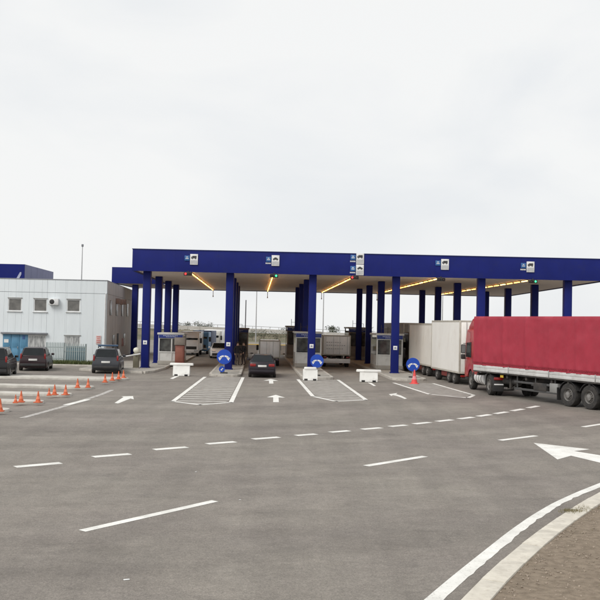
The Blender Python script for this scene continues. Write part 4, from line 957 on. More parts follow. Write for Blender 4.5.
# ---- trucks
def red_truck():
    A = Vector((8.93, 43.5, 0)); fw = Vector((-0.385, 0.923, 0)).normalized(); yaw = math.atan2(-fw.x, fw.y); rt = Vector((fw.y, -fw.x, 0))
    org = A + rt * 1.25
    t = thing('articulated_truck', 'red articulated truck with crimson tarpaulin trailer waiting on the right', 'truck', org, yaw)
    # trailer frame: y from 0 (front) to -13.6 (rear); x -1.25..1.25
    ZT_, ZBt, LT = 3.91, 1.47, 13.6
    TARP = mat('crimson_tarpaulin', (0.375, 0.026, 0.050), 0.5, vscale=1.3, col2=(0.345, 0.024, 0.046), bump=0.3, bscale=5, grime=(0.31, 0.03, 0.05), gscale=1.6)
    bm = B(); NX, NZ = 150, 26
    def side(s):
        g = []
        for i in range(NX + 1):
            col = []; y = -LT * i / NX
            for k in range(NZ + 1):
                v = k / NZ; z = ZBt - 0.03 + (ZT_ - ZBt + 0.03) * v
                wv = 0.030 * noise.noise(Vector((y * 0.9, z * 0.7, s * 5))) + 0.014 * noise.noise(Vector((y * 3.1 + z * 1.5, z * 1.2, s * 9))) + 0.008 * noise.noise(Vector((y * 7, z * 4 - y * 2, s)))
                post = math.exp(-(((y % 1.7) - 0.85) / 0.10) ** 2) * 0.030 + 0.030 * noise.noise(Vector((y * 2.6, z * 0.25, s * 3))) + 0.022 * noise.noise(Vector((y * 1.2 + z * 0.9, y * 0.6 - z * 1.4, 4 + s)))
                hem = 0.028 * math.sin(y * 11 + 1.5 * noise.noise(Vector((y, 0, 0)))) * max(0, 1 - v * 6)
                edge = min(1, (1 - v) * 9)
                x = 1.262 + (wv + post) * edge * min(1, i / 3) * min(1, (NX - i) / 3) + hem
                if k == NZ: x = 1.235
                col.append(bm.verts.new((s * x, y, z if k else z + 0.02 * math.sin(y * 11))))
            g.append(col)
        for i in range(NX):
            for k in range(NZ): bm.faces.new((g[i][k], g[i + 1][k], g[i + 1][k + 1], g[i][k + 1]))
        return g
    a = side(-1); b = side(1)
    for i in range(NX): bm.faces.new((a[i][NZ], a[i + 1][NZ], b[i + 1][NZ], b[i][NZ]))
    for i in (0, NX):
        for k in range(NZ): bm.faces.new((a[i][k], a[i][k + 1], b[i][k + 1], b[i][k]))
    obj('tarpaulin', bm, TARP, t, smooth=70)
    ROPE = mat('lashing_rope', (0.20, 0.02, 0.03), 0.8)
    for s in (-1, 1):
        bm = B(); last = None
        for k in range(273):
            y = -LT * k / 272; p = Vector((s * 1.305, y, ZBt + 0.105 + 0.055 * (1 if k % 2 else -1) + 0.015 * noise.noise(Vector((k * 0.7, s, 0)))))
            if last is not None: tube(bm, last, p, 0.0085, 4)
            last = p
        obj('lashing_rope', bm, ROPE, t)
        js = [0, 2.95, 5.9, 8.85, 11.8, LT]
        for u, v in zip(js, js[1:]):
            bm = B()
            for q in range(2): box(bm, (s * 1.262, -(u + v) / 2, 1.17 + 0.072 + q * 0.146), (0.034, v - u - 0.07, 0.142), 0.008)
            obj('side_board', bm, ALU, t)
        for u in js[1:-1]:
            bm = B(); box(bm, (s * 1.264, -u, 1.32), (0.05, 0.06, 0.34), 0.008); box(bm, (s * 1.285, -u, 1.26), (0.03, 0.03, 0.16), 0.004); obj('stake', bm, METAL, t)
        bm = B(); box(bm, (s * 1.25, -LT / 2, 1.135), (0.05, LT, 0.06)); obj('side_rail', bm, CHAS, t)
        bm = B()
        for z in (0.50, 0.82): box(bm, (s * 1.17, -4.85, z), (0.03, 3.1, 0.10), 0.008)
        for y in (-3.5, -4.85, -6.2): box(bm, (s * 1.14, y, 0.80), (0.05, 0.06, 0.70))
        obj('side_guard', bm, mat('side_guard', (0.10, 0.10, 0.10), 0.5, 0.3), t)
        bm = B(); box(bm, (s * 0.95, -2.75, 0.78), (0.12, 0.14, 0.65), 0.01); box(bm, (s * 0.95, -2.75, 0.43), (0.25, 0.25, 0.05)); tube(bm, (s * 0.95, -2.75, 0.4), (s * 0.6, -3.4, 1.0), 0.03, 6); obj('landing_leg', bm, CHAS, t)
        for y in (-7.1, -8.41, -9.72):
            wheel(t, s * 1.02, y, 0.51, 0.38, s, True)
            bm = B(); pr = [(y + 0.60 * math.cos(R(a_)), 0.51 + 0.60 * math.sin(R(a_))) for a_ in range(20, 161, 14)]; pr2 = [(y + 0.575 * math.cos(R(a_)), 0.51 + 0.575 * math.sin(R(a_))) for a_ in range(160, 19, -14)]
            x0_, x1_ = sorted((s * 0.82, s * 1.22)); xprism(bm, pr + pr2, x0_, x1_); obj('mudguard', bm, BLK, t)
        bm = B(); box(bm, (s * 1.0, -13.4, 1.05), (0.45, 0.06, 0.2), 0.01); obj('rear_lamp', bm, TAIL, t)
    bm = B()
    for s in (-1, 1): box(bm, (s * 0.45, -6.9, 0.98), (0.14, 13.2, 0.30)); 
    for y in (-0.3, -2.75, -4.2, -6.0, -7.1, -8.41, -9.72, -11.5, -13.3): box(bm, (0, y, 1.0), (2.4, 0.12, 0.14))
    for y in (-7.1, -8.41, -9.72): tube(bm, (-0.95, y, 0.51), (0.95, y, 0.51), 0.075, 8); box(bm, (0, y, 0.75), (1.0, 0.5, 0.25), 0.02)
    obj('chassis', bm, CHAS, t)
    bm = B(); box(bm, (0, -LT / 2, 1.165), (2.46, LT - 0.02, 0.06)); obj('floor', bm, CHAS, t)
    bm = B(); box(bm, (-1.0, -6.15, 0.72), (0.42, 0.55, 0.42), 0.03); obj('tool_box', bm, mat('box_grey', (0.30, 0.30, 0.29), 0.5, 0.2), t)
    bm = B(); box(bm, (-0.98, -5.2, 0.70), (0.45, 0.9, 0.36), 0.02); obj('pallet_box', bm, CHAS, t)
    bm = B(); tube(bm, (-0.8, -1.95, 0.78), (-0.8, -3.2, 0.78), 0.18, 12); obj('air_tank', bm, CHAS, t)
    bm = B(); box(bm, (-1.2, -2.35, 1.0), (0.02, 0.24, 0.12)); obj('warning_plate', bm, mat('warning_yellow', (0.65, 0.45, 0.05), 0.6), t)
    bm = B(); box(bm, (-1.03, -6.42, 0.50), (0.40, 0.03, 0.55)); obj('mud_flap', bm, BLK, t)
    # ---- tractor, turned towards its lane
    kp = Vector((0, -1.6, 0)); T = Matrix.Translation(kp) @ Matrix.Rotation(-yaw + 0.045, 4, 'Z')
    def part(name, bm, m): return obj(name, bm, m, t, T=T)
    wt = link('tractor_chassis', None); bpy.data.objects.remove(wt)
    bm = B()
    for s in (-1, 1): box(bm, (s * 0.4, 2.0, 0.82), (0.12, 6.0, 0.24))
    tube(bm, (-0.95, 0, 0.5), (0.95, 0, 0.5), 0.1, 8); tube(bm, (-0.95, 3.7, 0.5), (0.95, 3.7, 0.5), 0.07, 8); box(bm, (0, 0, 1.0), (1.0, 0.9, 0.14), 0.03)
    box(bm, (0, 3.6, 0.75), (1.1, 1.6, 0.5), 0.03); part('tractor_chassis', bm, CHAS)
    Tw = T
    for s in (-1, 1):
        for y, du in ((0, True), (3.7, False)):
            p = Tw @ Vector((s * (1.05 if not du else 1.06), y, 0)); o = wheel(t, p.x, p.y, 0.51, 0.30, s, True)
            o.rotation_euler[2] += -yaw + 0.045
            if du:
                p2 = Tw @ Vector((s * 0.72, y, 0)); o2 = link('wheel', WHEELS[(0.51, 0.30, True)][0], None, t); o2.location = (p2.x, p2.y, 0.51); o2.rotation_euler = o.rotation_euler
        bm = B(); 
        for yy, wd in ((0, 0.62), ):
            pr = [(yy + 0.62 * math.cos(R(a_)), 0.51 + 0.60 * math.sin(R(a_))) for a_ in range(-5, 186, 14)]; pr2 = [(yy + 0.59 * math.cos(R(a_)), 0.51 + 0.57 * math.sin(R(a_))) for a_ in range(185, -6, -14)]
            x0_, x1_ = sorted((s * 0.58, s * 1.22)); xprism(bm, pr + pr2, x0_, x1_)
        part('mudguard', bm, BLK)
        bm = B(); box(bm, (s * 0.95, -0.75, 0.55), (0.55, 0.03, 0.62), 0.01); part('mud_flap', bm, BLK)
        bm = B(); box(bm, (s * 0.92, -0.80, 0.86), (0.5, 0.06, 0.13), 0.01); part('tail_light', bm, TAIL)
        bm = B(); box(bm, (s * 0.92, -0.775, 0.58), (0.46, 0.012, 0.06)); part('flap_stripe', bm, SWHITE)
    bm = B(); tube(bm, (-0.93, 0.85, 0.72), (-0.93, 2.75, 0.72), 0.33, 20); part('fuel_tank', bm, mat('tank_aluminium', (0.85, 0.85, 0.84), 0.4, 0.15, vscale=4))
    for y in (1.3, 1.78, 2.26): bm = B(); tube(bm, (-0.93, y, 0.72), (-0.93, y + 0.05, 0.72), 0.338, 20); part('tank_strap', bm, CHAS)
    bm = B(); box(bm, (0.93, 1.75, 0.70), (0.5, 1.5, 0.55), 0.08, seg=3); part('fuel_tank', bm, METAL)
    # cab: side outline extruded, wheel arch cut
    arch = [(3.7 + 0.64 * math.cos(R(a_)), 0.55 + 0.64 * math.sin(R(a_))) for a_ in range(170, 9, -16)]
    prof = [(2.86, 0.62)] + arch + [(4.95, 0.55), (5.08, 0.75), (5.10, 1.5), (5.0, 2.1), (4.80, 2.95), (4.55, 3.25), (2.86, 3.30)]
    bm = B(); xprism(bm, prof, -1.22, 1.22, 0.09, 3); part('cab', bm, RED)
    prof = [(2.50, 3.22), (4.4, 3.22), (4.2, 3.45), (3.5, 3.82), (2.50, 3.88)]
    bm = B(); xprism(bm, prof, -1.20, 1.20, 0.08, 3); part('roof_deflector', bm, RED)
    for s in (-1, 1):
        bm = B(); box(bm, (s * 1.20, 2.55, 2.2), (0.05, 0.66, 2.7), 0.015); part('side_fairing', bm, RED)
        bm = B(); prism(bm, [(3.55, 1.72), (4.72, 1.72), (4.60, 2.5), (3.55, 2.55)], -0.006, 0.006); bm.transform(Matrix(((0, 0, 1, s * 1.224), (1, 0, 0, 0), (0, 1, 0, 0), (0, 0, 0, 1)))); part('door_window', bm, GLASS)
        bm = B(); box(bm, (s * 1.36, 4.82, 2.15), (0.24, 0.16, 0.50), 0.05); box(bm, (s * 1.36, 4.82, 1.72), (0.24, 0.16, 0.28), 0.05); tube(bm, (s * 1.2, 4.85, 2.45), (s * 1.36, 4.83, 2.45), 0.02, 6); tube(bm, (s * 1.2, 4.85, 1.62), (s * 1.36, 4.83, 1.62), 0.02, 6); part('mirror', bm, BLK)
        bm = B(); box(bm, (s * 1.37, 4.73, 2.15), (0.19, 0.012, 0.42)); part('mirror_glass', bm, mat('mirror_glass', (0.55, 0.56, 0.57), 0.08, 0.7))
        bm = B(); box(bm, (s * 1.20, 3.05, 0.72), (0.06, 0.3, 0.5), 0.02); part('skirt', bm, BLK)
        bm = B(); box(bm, (s * 1.1, 4.35 + 0.35, 0.55), (0.2, 0.5, 0.12), 0.02); part('step', bm, BLK)
    bm = B(); box(bm, (0, 4.93, 2.42), (2.05, 0.03, 0.95), 0.01, T=Matrix.Translation((0, 4.93, 2.42)) @ Matrix.Rotation(R(-18) * -1, 4, 'X') @ Matrix.Translation((0, -4.93, -2.42))); part('windscreen', bm, GLASS)
    bm = B(); box(bm, (0, 5.10, 1.35), (1.8, 0.04, 0.6), 0.01); part('grille', bm, BLK)
    bm = B(); tube(bm, (-0.3, 2.7, 1.0), (-0.3, 0.9, 1.35), 0.02, 6); tube(bm, (-0.15, 2.7, 1.0), (-0.1, 0.9, 1.3), 0.02, 6); part('air_hose', bm, mat('hose', (0.25, 0.04, 0.03), 0.6))
    return t
red_truck()

def box_vehicle(name, label, rl, fl, z0, z1, m, cabm=None, cab=True, group='trucks queuing in the fourth lane', wheels=(), rear_frame=True, cab_h=2.9, width=2.5, cabgap=0.5, drawbar=False):
    """rl, fl: ground points of the rear-left and front-left corners of the box"""
    rl = Vector((rl[0], rl[1], 0)); fl = Vector((fl[0], fl[1], 0)); fw = (fl - rl).normalized(); Lb = (fl - rl).length; yaw = math.atan2(-fw.x, fw.y); rt = Vector((fw.y, -fw.x, 0))
    t = thing(name, label, 'truck' if cab else 'trailer', rl + rt * width / 2, yaw, group); h = width / 2
    bm = B(); box(bm, (0, Lb / 2, (z0 + z1) / 2), (width - 0.02, Lb - 0.02, z1 - z0 - 0.02), 0.015); obj('box_body', bm, m, t)
    nP = max(3, int(Lb / 0.6))
    for s in (-1, 1):
        for k in range(nP):
            y0 = 0.06 + (Lb - 0.12) * k / nP; y1 = 0.06 + (Lb - 0.12) * (k + 1) / nP - 0.006
            bm = B(); box(bm, (s * (h - 0.002), (y0 + y1) / 2, (z0 + z1) / 2), (0.012, y1 - y0, z1 - z0 - 0.22), 0.003); obj('side_panel', bm, m, t, smooth=None)
    bm = B()
    for s in (-1, 1):
        for y in (0.03, Lb - 0.03): box(bm, (s * (h - 0.03), y, (z0 + z1) / 2), (0.09, 0.09, z1 - z0), 0.01)
        for z in (z0 + 0.05, z1 - 0.05): box(bm, (s * (h - 0.03), Lb / 2, z), (0.085, Lb - 0.1, 0.1), 0.01)
    for z in (z0 + 0.05, z1 - 0.05): box(bm, (0, 0.03, z), (width - 0.13, 0.085, 0.1), 0.01)
    obj('corner_frame', bm, mat('frame_beige', (0.50, 0.47, 0.41), 0.6, vscale=3), t)
    for s in (-1, 1):
        bm = B(); box(bm, (s * h * 0.47, -0.008, (z0 + z1) / 2), (h * 0.9, 0.03, z1 - z0 - 0.22), 0.004); d = obj('rear_door', bm, m, t)
        bm = B(); tube(bm, (s * 0.25, -0.045, z0 + 0.1), (s * 0.25, -0.045, z1 - 0.1), 0.018, 6); tube(bm, (s * 0.85, -0.045, z0 + 0.1), (s * 0.85, -0.045, z1 - 0.1), 0.018, 6); obj('lock_rod', bm, METAL, d)
        bm = B(); box(bm, (s * (h - 0.2), -0.05, z0 - 0.14), (0.26, 0.06, 0.11), 0.015); obj('tail_light', bm, TAIL, t)
        for y in wheels: 
            wheel(t, s * (h - 0.2), y, 0.48 if z0 > 0.7 else 0.38, 0.30, s, True)
    bm = B(); zc = z0 - 0.13
    for s in (-1, 1): box(bm, (s * 0.42, Lb / 2 + (0.6 if drawbar or cab else 0), zc), (0.12, Lb + (1.4 if cab or drawbar else -0.1), 0.22))
    for y in wheels: tube(bm, (-h + 0.3, y, 0.4), (h - 0.3, y, 0.4), 0.07, 8); box(bm, (0, y, (0.4 + zc) / 2), (0.9, 0.3, max(0.1, zc - 0.4)))
    box(bm, (0, 0.05, 0.45), (width - 0.3, 0.08, 0.12)); box(bm, (-0.6, 0.08, 0.6), (0.06, 0.06, 0.35)); box(bm, (0.6, 0.08, 0.6), (0.06, 0.06, 0.35)); obj('chassis', bm, CHAS, t)
    bm = B(); box(bm, (-h + 0.09, Lb * 0.5, 0.5), (0.03, Lb * 0.3, 0.3), 0.01); obj('side_guard', bm, mat('guard_rust', (0.20, 0.035, 0.03), 0.7), t)
    bm = B(); box(bm, (0, -0.06, 0.62), (0.5, 0.02, 0.12)); box(bm, (0, -0.02, 0.60), (0.1, 0.1, 0.2)); obj('number_plate', bm, PLATE, t)
    if cab:
        c0 = Lb + cabgap
        prof = [(c0, 0.7)] + [(c0 + 1.05 + 0.55 * math.cos(R(a)), 0.5 + 0.55 * math.sin(R(a))) for a in range(165, 14, -15)] + [(c0 + 2.1, 0.5), (c0 + 2.25, 0.7), (c0 + 2.25, 1.5), (c0 + 1.9, cab_h - 0.1), (c0 + 1.6, cab_h), (c0, cab_h)]
        bm = B(); xprism(bm, prof, -h + 0.05, h - 0.05, 0.08, 3); obj('cab', bm, cabm or m, t)
        for s in (-1, 1):
            wheel(t, s * (h - 0.2), c0 + 1.05, 0.48 if z0 > 0.7 else 0.38, 0.28, s, True)
            bm = B(); prism(bm, [(c0 + 0.75, cab_h * 0.55), (c0 + 2.0, cab_h * 0.55), (c0 + 1.82, cab_h * 0.83), (c0 + 0.75, cab_h * 0.85)], -0.006, 0.006); bm.transform(Matrix(((0, 0, 1, s * (h - 0.046)), (1, 0, 0, 0), (0, 1, 0, 0), (0, 0, 0, 1)))); obj('door_window', bm, GLASS, t)
            bm = B(); box(bm, (s * (h + 0.14), c0 + 2.0, cab_h * 0.66), (0.2, 0.14, 0.45), 0.04); tube(bm, (s * (h - 0.08), c0 + 2.0, cab_h * 0.7), (s * (h + 0.1), c0 + 2.0, cab_h * 0.7), 0.02, 6); obj('mirror', bm, BLK, t)
        bm = B(); box(bm, (0, 0, 0), (width - 0.4, 0.03, (cab_h - 1.5) * 0.8), 0.01, T=Matrix.Translation((0, c0 + 2.09, (cab_h + 1.4) / 2)) @ Matrix.Rotation(math.atan(0.35 / (cab_h - 1.6)), 4, 'X')); obj('windscreen', bm, GLASS, t)
    return t
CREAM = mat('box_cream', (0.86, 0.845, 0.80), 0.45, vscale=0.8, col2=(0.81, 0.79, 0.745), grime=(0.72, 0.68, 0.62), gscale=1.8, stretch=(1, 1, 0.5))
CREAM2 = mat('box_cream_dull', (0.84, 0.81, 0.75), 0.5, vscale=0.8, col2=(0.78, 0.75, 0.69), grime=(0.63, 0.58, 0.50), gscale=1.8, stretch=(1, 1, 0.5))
GREYB = mat('box_shade_grey_dirty', (0.34, 0.32, 0.29), 0.6, vscale=0.8, col2=(0.26, 0.245, 0.22), grime=(0.16, 0.14, 0.12), gscale=1.2)  # grey base holds the canopy shade on the box, grime noise on top
DARKC = mat('cab_dark', (0.05, 0.04, 0.04), 0.4)
box_vehicle('box_trailer', 'cream box trailer directly ahead of the red truck', (9.28, 49.2), (8.60, 55.2), 0.66, 3.75, CREAM, cab=False, wheels=(1.2, 2.3, 4.9), drawbar=True)
box_vehicle('box_truck', 'dull cream box truck under canopy edge, second in the queue', (8.78, 56.3), (8.12, 62.7), 0.68, 3.55, CREAM2, DARKC, wheels=(1.3, 2.5), cab_h=2.9)
box_vehicle('box_truck', 'dirty box truck toned shade grey beside fourth booth, first in the queue', (8.25, 67.3), (7.95, 80), 0.95, 3.62, GREYB, DARKC, wheels=(2.0, 3.3), cab_h=3.0)
# small white box van seen from behind in the third lane
p = P(322.3, 366, 67); q = P(350.5, 366, 67)
wv_ = box_vehicle('box_van', 'small white box van seen from behind in the third lane', (p.x, 67), (p.x - 0.22, 71.0), 0.93, 2.52, WHC, WHC, wheels=(0.9,), cab_h=2.1, width=2.2, group='vans in the lanes', cabgap=0.1)
bm = B(); box(bm, (0, -0.09, 0.50), (2.15, 0.08, 0.34), 0.02); obj('rear_bumper', bm, WHC, wv_)
bm = B()
for r_, n_, z in ((0, 7, 1.95), (1, 9, 1.72), (2, 8, 1.45)):
    for k in range(n_): box(bm, (-0.75 + k * 0.17, -0.027, z), (0.11, 0.008, 0.07))
obj('faded_lettering', bm, mat('faded_ink', (0.50, 0.50, 0.51), 0.6), wv_)
# white van ahead of the saloon
p = P(259, 366, 66.5)
box_vehicle('delivery_van', 'tall white van ahead of the dark saloon in the second lane', (p.x, 66.5), (p.x - 0.17, 69.8), 0.62, 2.02, WHC, WHC, wheels=(0.8,), cab_h=1.95, width=1.62, group='vans in the lanes', cabgap=0.0)

# distant lorries beyond the first lane
def cab_over(name, label, px, Y, m, h, boxm, yaw=math.pi, wd=2.45):
    c = P(px, 355, Y); t = thing(name, label, 'van', (c.x, Y, 0), yaw, 'vans beyond the first lane'); k = wd / 2
    bm = B(); xprism(bm, [(0, 0.55), (2.0, 0.45), (2.15, 0.6), (2.15, 1.5), (1.95, h - 0.2), (1.7, h), (0, h)], -k, k, 0.08, 3); obj('cab', bm, m, t)
    bm = B(); box(bm, (0, 2.10, h * 0.66), (wd - 0.3, 0.04, h * 0.26), 0.02); obj('windscreen', bm, GLASS, t)
    bm = B(); box(bm, (0, 2.16, h * 0.34), (wd - 0.5, 0.04, h * 0.18), 0.02); obj('grille', bm, BLK, t)
    bm = B(); box(bm, (0, 2.12, 0.52), (wd - 0.1, 0.16, 0.34), 0.04); obj('bumper', bm, m, t)
    for s in (-1, 1):
        bm = B(); box(bm, (s * (k - 0.3), 2.2, 0.58), (0.36, 0.05, 0.16), 0.02); obj('headlight', bm, HEADL, t)
        bm = B(); box(bm, (s * (k + 0.14), 1.95, h * 0.68), (0.2, 0.12, 0.5), 0.03); tube(bm, (s * (k - 0.05), 1.95, h * 0.75), (s * (k + 0.1), 1.95, h * 0.75), 0.02, 6); obj('mirror', bm, BLK, t)
        for y in (1.1, -3.0): wheel(t, s * (k - 0.2), y, 0.36, 0.22, s, True)
    bm = B(); box(bm, (0, -2.05, (0.55 + h + 0.12) / 2), (wd + 0.05, 4.0, h + 0.12 - 0.55), 0.03); obj('box_body', bm, boxm, t)
    bm = B(); box(bm, (0, -1.4, 0.5), (1.0, 5.6, 0.25)); obj('chassis', bm, CHAS, t)
    return t
cab_over('van', 'white van facing the camera just right of the first booth', 190.5, 84, WHC, 2.25, WHC, math.pi + 0.05, 1.95)
cab_over('van', 'blue van facing the camera between white van and white car', 201.5, 90, mat('lorry_blue', (0.10, 0.28, 0.55), 0.4), 2.3, mat('lorry_dark_box', (0.12, 0.15, 0.24), 0.6), math.pi - 0.03, 1.95)
cab_over('van', 'pale van standing behind the white car', 212.5, 98, mat('lorry_beige', (0.55, 0.54, 0.50), 0.5), 2.35, WHC, math.pi, 2.0)

# ================================================================== PEOPLE
def person(label, p, rz, jacket, trousers, arm, stride):
    t = thing('person', label, 'person', p, rz, 'people standing by the second column')
    v = []; e = []; rad = []
    def add(co, r, par=None):
        v.append(co); rad.append(r)
        if par is not None: e.append((par, len(v) - 1))
        return len(v) - 1
    pel = add((0, 0, 0.93), (0.165, 0.12)); wa = add((0, 0.0, 1.10), (0.145, 0.105), pel); ch = add((0, 0.01, 1.32), (0.185, 0.12), wa); nk = add((0, 0, 1.48), (0.065, 0.065), ch)
    hb = add((0, -0.01, 1.57), (0.075, 0.085), nk); ht = add((0, 0.0, 1.67), (0.085, 0.10), hb); add((0, 0.0, 1.73), (0.05, 0.06), ht)
    add((0, -0.10, 1.615), (0.018, 0.018), hb)
    for s in (-1, 1):
        hp = add((s * 0.10, 0, 0.86), (0.095, 0.10), pel); kn = add((s * 0.12, -0.03 + s * stride * 0.5, 0.48), (0.065, 0.07), hp); an = add((s * 0.13, 0.03 + s * stride, 0.10), (0.045, 0.05), kn)
        add((s * 0.15, -0.13 + s * stride, 0.045), (0.045, 0.035), an)
        sh = add((s * 0.20, 0.0, 1.40), (0.07, 0.07), ch); el = add((s * 0.27, 0.03, 1.13), (0.05, 0.05), sh)
        wr = add((s * (0.27 - arm * 0.1), -0.05 - arm * 0.18, 0.90 + arm * 0.22), (0.036, 0.036), el); pa = add((s * (0.265 - arm * 0.12), -0.07 - arm * 0.22, 0.83 + arm * 0.22), (0.030, 0.040), wr)
        for k in range(4):
            f1 = add((s * (0.262 - arm * 0.12), -0.10 + k * 0.019 - arm * 0.24, 0.775 + arm * 0.22 + (0.006 if k in (0, 3) else 0)), (0.009, 0.009), pa)
            add((s * (0.250 - arm * 0.13), -0.105 + k * 0.019 - arm * 0.25, 0.735 + arm * 0.22 + (0.012 if k in (0, 3) else 0)), (0.008, 0.008), f1)
        th = add((s * (0.25 - arm * 0.12), -0.115 - arm * 0.22, 0.82 + arm * 0.22), (0.010, 0.010), pa); add((s * (0.245 - arm * 0.12), -0.125 - arm * 0.23, 0.785 + arm * 0.22), (0.009, 0.009), th)
    me = bpy.data.meshes.new('body'); me.from_pydata(v, e, [])
    o = link('body', me, None, t)
    md = o.modifiers.new('skin', 'SKIN'); md.use_smooth_shade = True
    for k, sv in enumerate(me.skin_vertices[0].data): sv.radius = rad[k]; sv.use_root = (k == 0)
    sb = o.modifiers.new('sub', 'SUBSURF'); sb.levels = 2; sb.render_levels = 2
    # clothing colours by height of the garment edges
    m = bpy.data.materials.new('clothed_body'); m.use_nodes = True; n = m.node_tree; b = n.nodes['Principled BSDF']; b.inputs['Roughness'].default_value = 0.85
    tcn = n.nodes.new('ShaderNodeTexCoord'); sx = n.nodes.new('ShaderNodeSeparateXYZ'); n.links.new(tcn.outputs['Object'], sx.inputs[0])
    ax = n.nodes.new('ShaderNodeMath'); ax.operation = 'ABSOLUTE'; n.links.new(sx.outputs['X'], ax.inputs[0])
    dv = n.nodes.new('ShaderNodeMath'); dv.operation = 'MULTIPLY'; dv.inputs[1].default_value = 0.5; n.links.new(sx.outputs['Z'], dv.inputs[0])
    rp = n.nodes.new('ShaderNodeValToRGB'); rp.color_ramp.interpolation = 'CONSTANT'; el_ = rp.color_ramp.elements
    el_[0].position = 0; el_[0].color = (0.02, 0.018, 0.016, 1); el_[1].position = 0.045; el_[1].color = (*trousers, 1)
    for pos_, c_ in ((0.455, jacket), (0.742, (0.48, 0.30, 0.22)), ):
        q_ = el_.new(pos_); q_.color = (*c_, 1)
    n.links.new(dv.outputs[0], rp.inputs['Fac'])
    ar = n.nodes.new('ShaderNodeMath'); ar.operation = 'GREATER_THAN'; ar.inputs[1].default_value = 0.20; n.links.new(ax.outputs[0], ar.inputs[0])
    hz = n.nodes.new('ShaderNodeMath'); hz.operation = 'LESS_THAN'; hz.inputs[1].default_value = 0.885 + arm * 0.22; n.links.new(sx.outputs['Z'], hz.inputs[0])
    hz2 = n.nodes.new('ShaderNodeMath'); hz2.operation = 'GREATER_THAN'; hz2.inputs[1].default_value = 0.6; n.links.new(sx.outputs['Z'], hz2.inputs[0])
    m1 = n.nodes.new('ShaderNodeMath'); m1.operation = 'MULTIPLY'; n.links.new(ar.outputs[0], m1.inputs[0]); n.links.new(hz.outputs[0], m1.inputs[1])
    m2 = n.nodes.new('ShaderNodeMath'); m2.operation = 'MULTIPLY'; n.links.new(m1.outputs[0], m2.inputs[0]); n.links.new(hz2.outputs[0], m2.inputs[1])
    mm = n.nodes.new('ShaderNodeMix'); mm.data_type = 'RGBA'; mm.inputs['B'].default_value = (0.48, 0.30, 0.22, 1); n.links.new(m2.outputs[0], mm.inputs['Factor']); n.links.new(rp.outputs['Color'], mm.inputs['A']); n.links.new(mm.outputs['Result'], b.inputs['Base Color'])
    me.materials.append(m)
    tb = bmesh.new(); bmesh.ops.create_uvsphere(tb, u_segments=16, v_segments=10, radius=1)
    for q in tb.verts: q.co = Vector((q.co.x * 0.098, q.co.y * 0.115 + 0.022, q.co.z * 0.10 + 1.69 + 0.045 * (q.co.y > 0.3) * -1))
    obj('hair', tb, mat('dark_hair', (0.025, 0.018, 0.014), 0.7), t)
    for s in (-1, 1):
        tb = bmesh.new(); bmesh.ops.create_uvsphere(tb, u_segments=8, v_segments=6, radius=0.011, matrix=Matrix.Translation((s * 0.033, -0.098, 1.645))); obj('eye', tb, BLK, t)
    return t
pp = P(237.2, 366, 63.6); person('person in dark jacket standing right of the second column', (pp.x, 63.6, 0.135), 0.5, (0.022, 0.020, 0.024), (0.11, 0.085, 0.07), 0.1, 0.05)
pp = P(243.4, 366, 64.2); person('person in black jacket at island edge left of the dark saloon', (pp.x, 64.2, 0.135), -0.9, (0.018, 0.016, 0.018), (0.05, 0.036, 0.036), 0.5, 0.03)

# ================================================================== BEYOND THE CANOPY
# raised road falling to the right, parapet with posts
RY = 180
top = [(60, 320.6), (140, 323.8), (200, 326.4), (270, 329.4), (340, 332.8), (420, 336.5), (520, 341)]
tp = [P(px, py, RY) for px, py in top]
rr = thing('raised_road', 'long concrete parapet of a raised road running behind the plaza', 'road wall', (0, RY, 0))
CF = mat('far_concrete', (0.50, 0.48, 0.45), 0.8, vscale=0.5, col2=(0.42, 0.40, 0.37))
for a, b in zip(tp, tp[1:]):
    n = 5
    for k in range(n):
        p, q = a.lerp(b, k / n), a.lerp(b, (k + 1) / n - 0.003)
        bm = B(); vs = [bm.verts.new(v) for v in [(p.x, RY, p.z - 0.75), (q.x, RY, q.z - 0.75), (q.x, RY, q.z), (p.x, RY, p.z), (p.x, RY + 0.4, p.z - 0.75), (q.x, RY + 0.4, q.z - 0.75), (q.x, RY + 0.4, q.z), (p.x, RY + 0.4, p.z)]]
        for f in ((0, 1, 2, 3), (5, 4, 7, 6), (3, 2, 6, 7), (1, 0, 4, 5), (0, 3, 7, 4), (2, 1, 5, 6)): bm.faces.new([vs[i] for i in f])
        obj_at('parapet_block', bm, CF, rr, smooth=None)
bm = B()
for a, b in zip(tp, tp[1:]):
    for k in range(8):
        p = a.lerp(b, k / 8); tube(bm, (p.x, RY + 0.2, p.z), (p.x, RY + 0.2, p.z + 0.5), 0.05, 5)
    tube(bm, (a.x, RY + 0.2, a.z + 0.5), (b.x, RY + 0.2, b.z + 0.5), 0.05, 5)
obj_at('railing', bm, POLE, rr)
bm = B()
EMB = mat('embankment_grass', (0.19, 0.155, 0.105), 0.95, vscale=0.35, col2=(0.09, 0.095, 0.055), bump=0.6, bscale=3)
def emb():
    rows = []
    for p in tp:
        rows.append([bm.verts.new((p.x, RY - 9 + 1.2 * noise.noise(Vector((p.x * 0.1, 0, 0))), -0.05)), bm.verts.new((p.x, RY - 3, max(0.02, p.z - 1.5))), bm.verts.new((p.x, RY - 0.05, max(0.05, p.z - 0.95))), bm.verts.new((p.x, RY + 8, max(0.05, p.z - 0.9))), bm.verts.new((p.x, RY + 22, -0.4))])
    for a, b in zip(rows, rows[1:]):
        for k in range(4): bm.faces.new((a[k], b[k], b[k + 1], a[k + 1]))
emb(); struct(obj('embankment', bm, EMB, smooth=60))
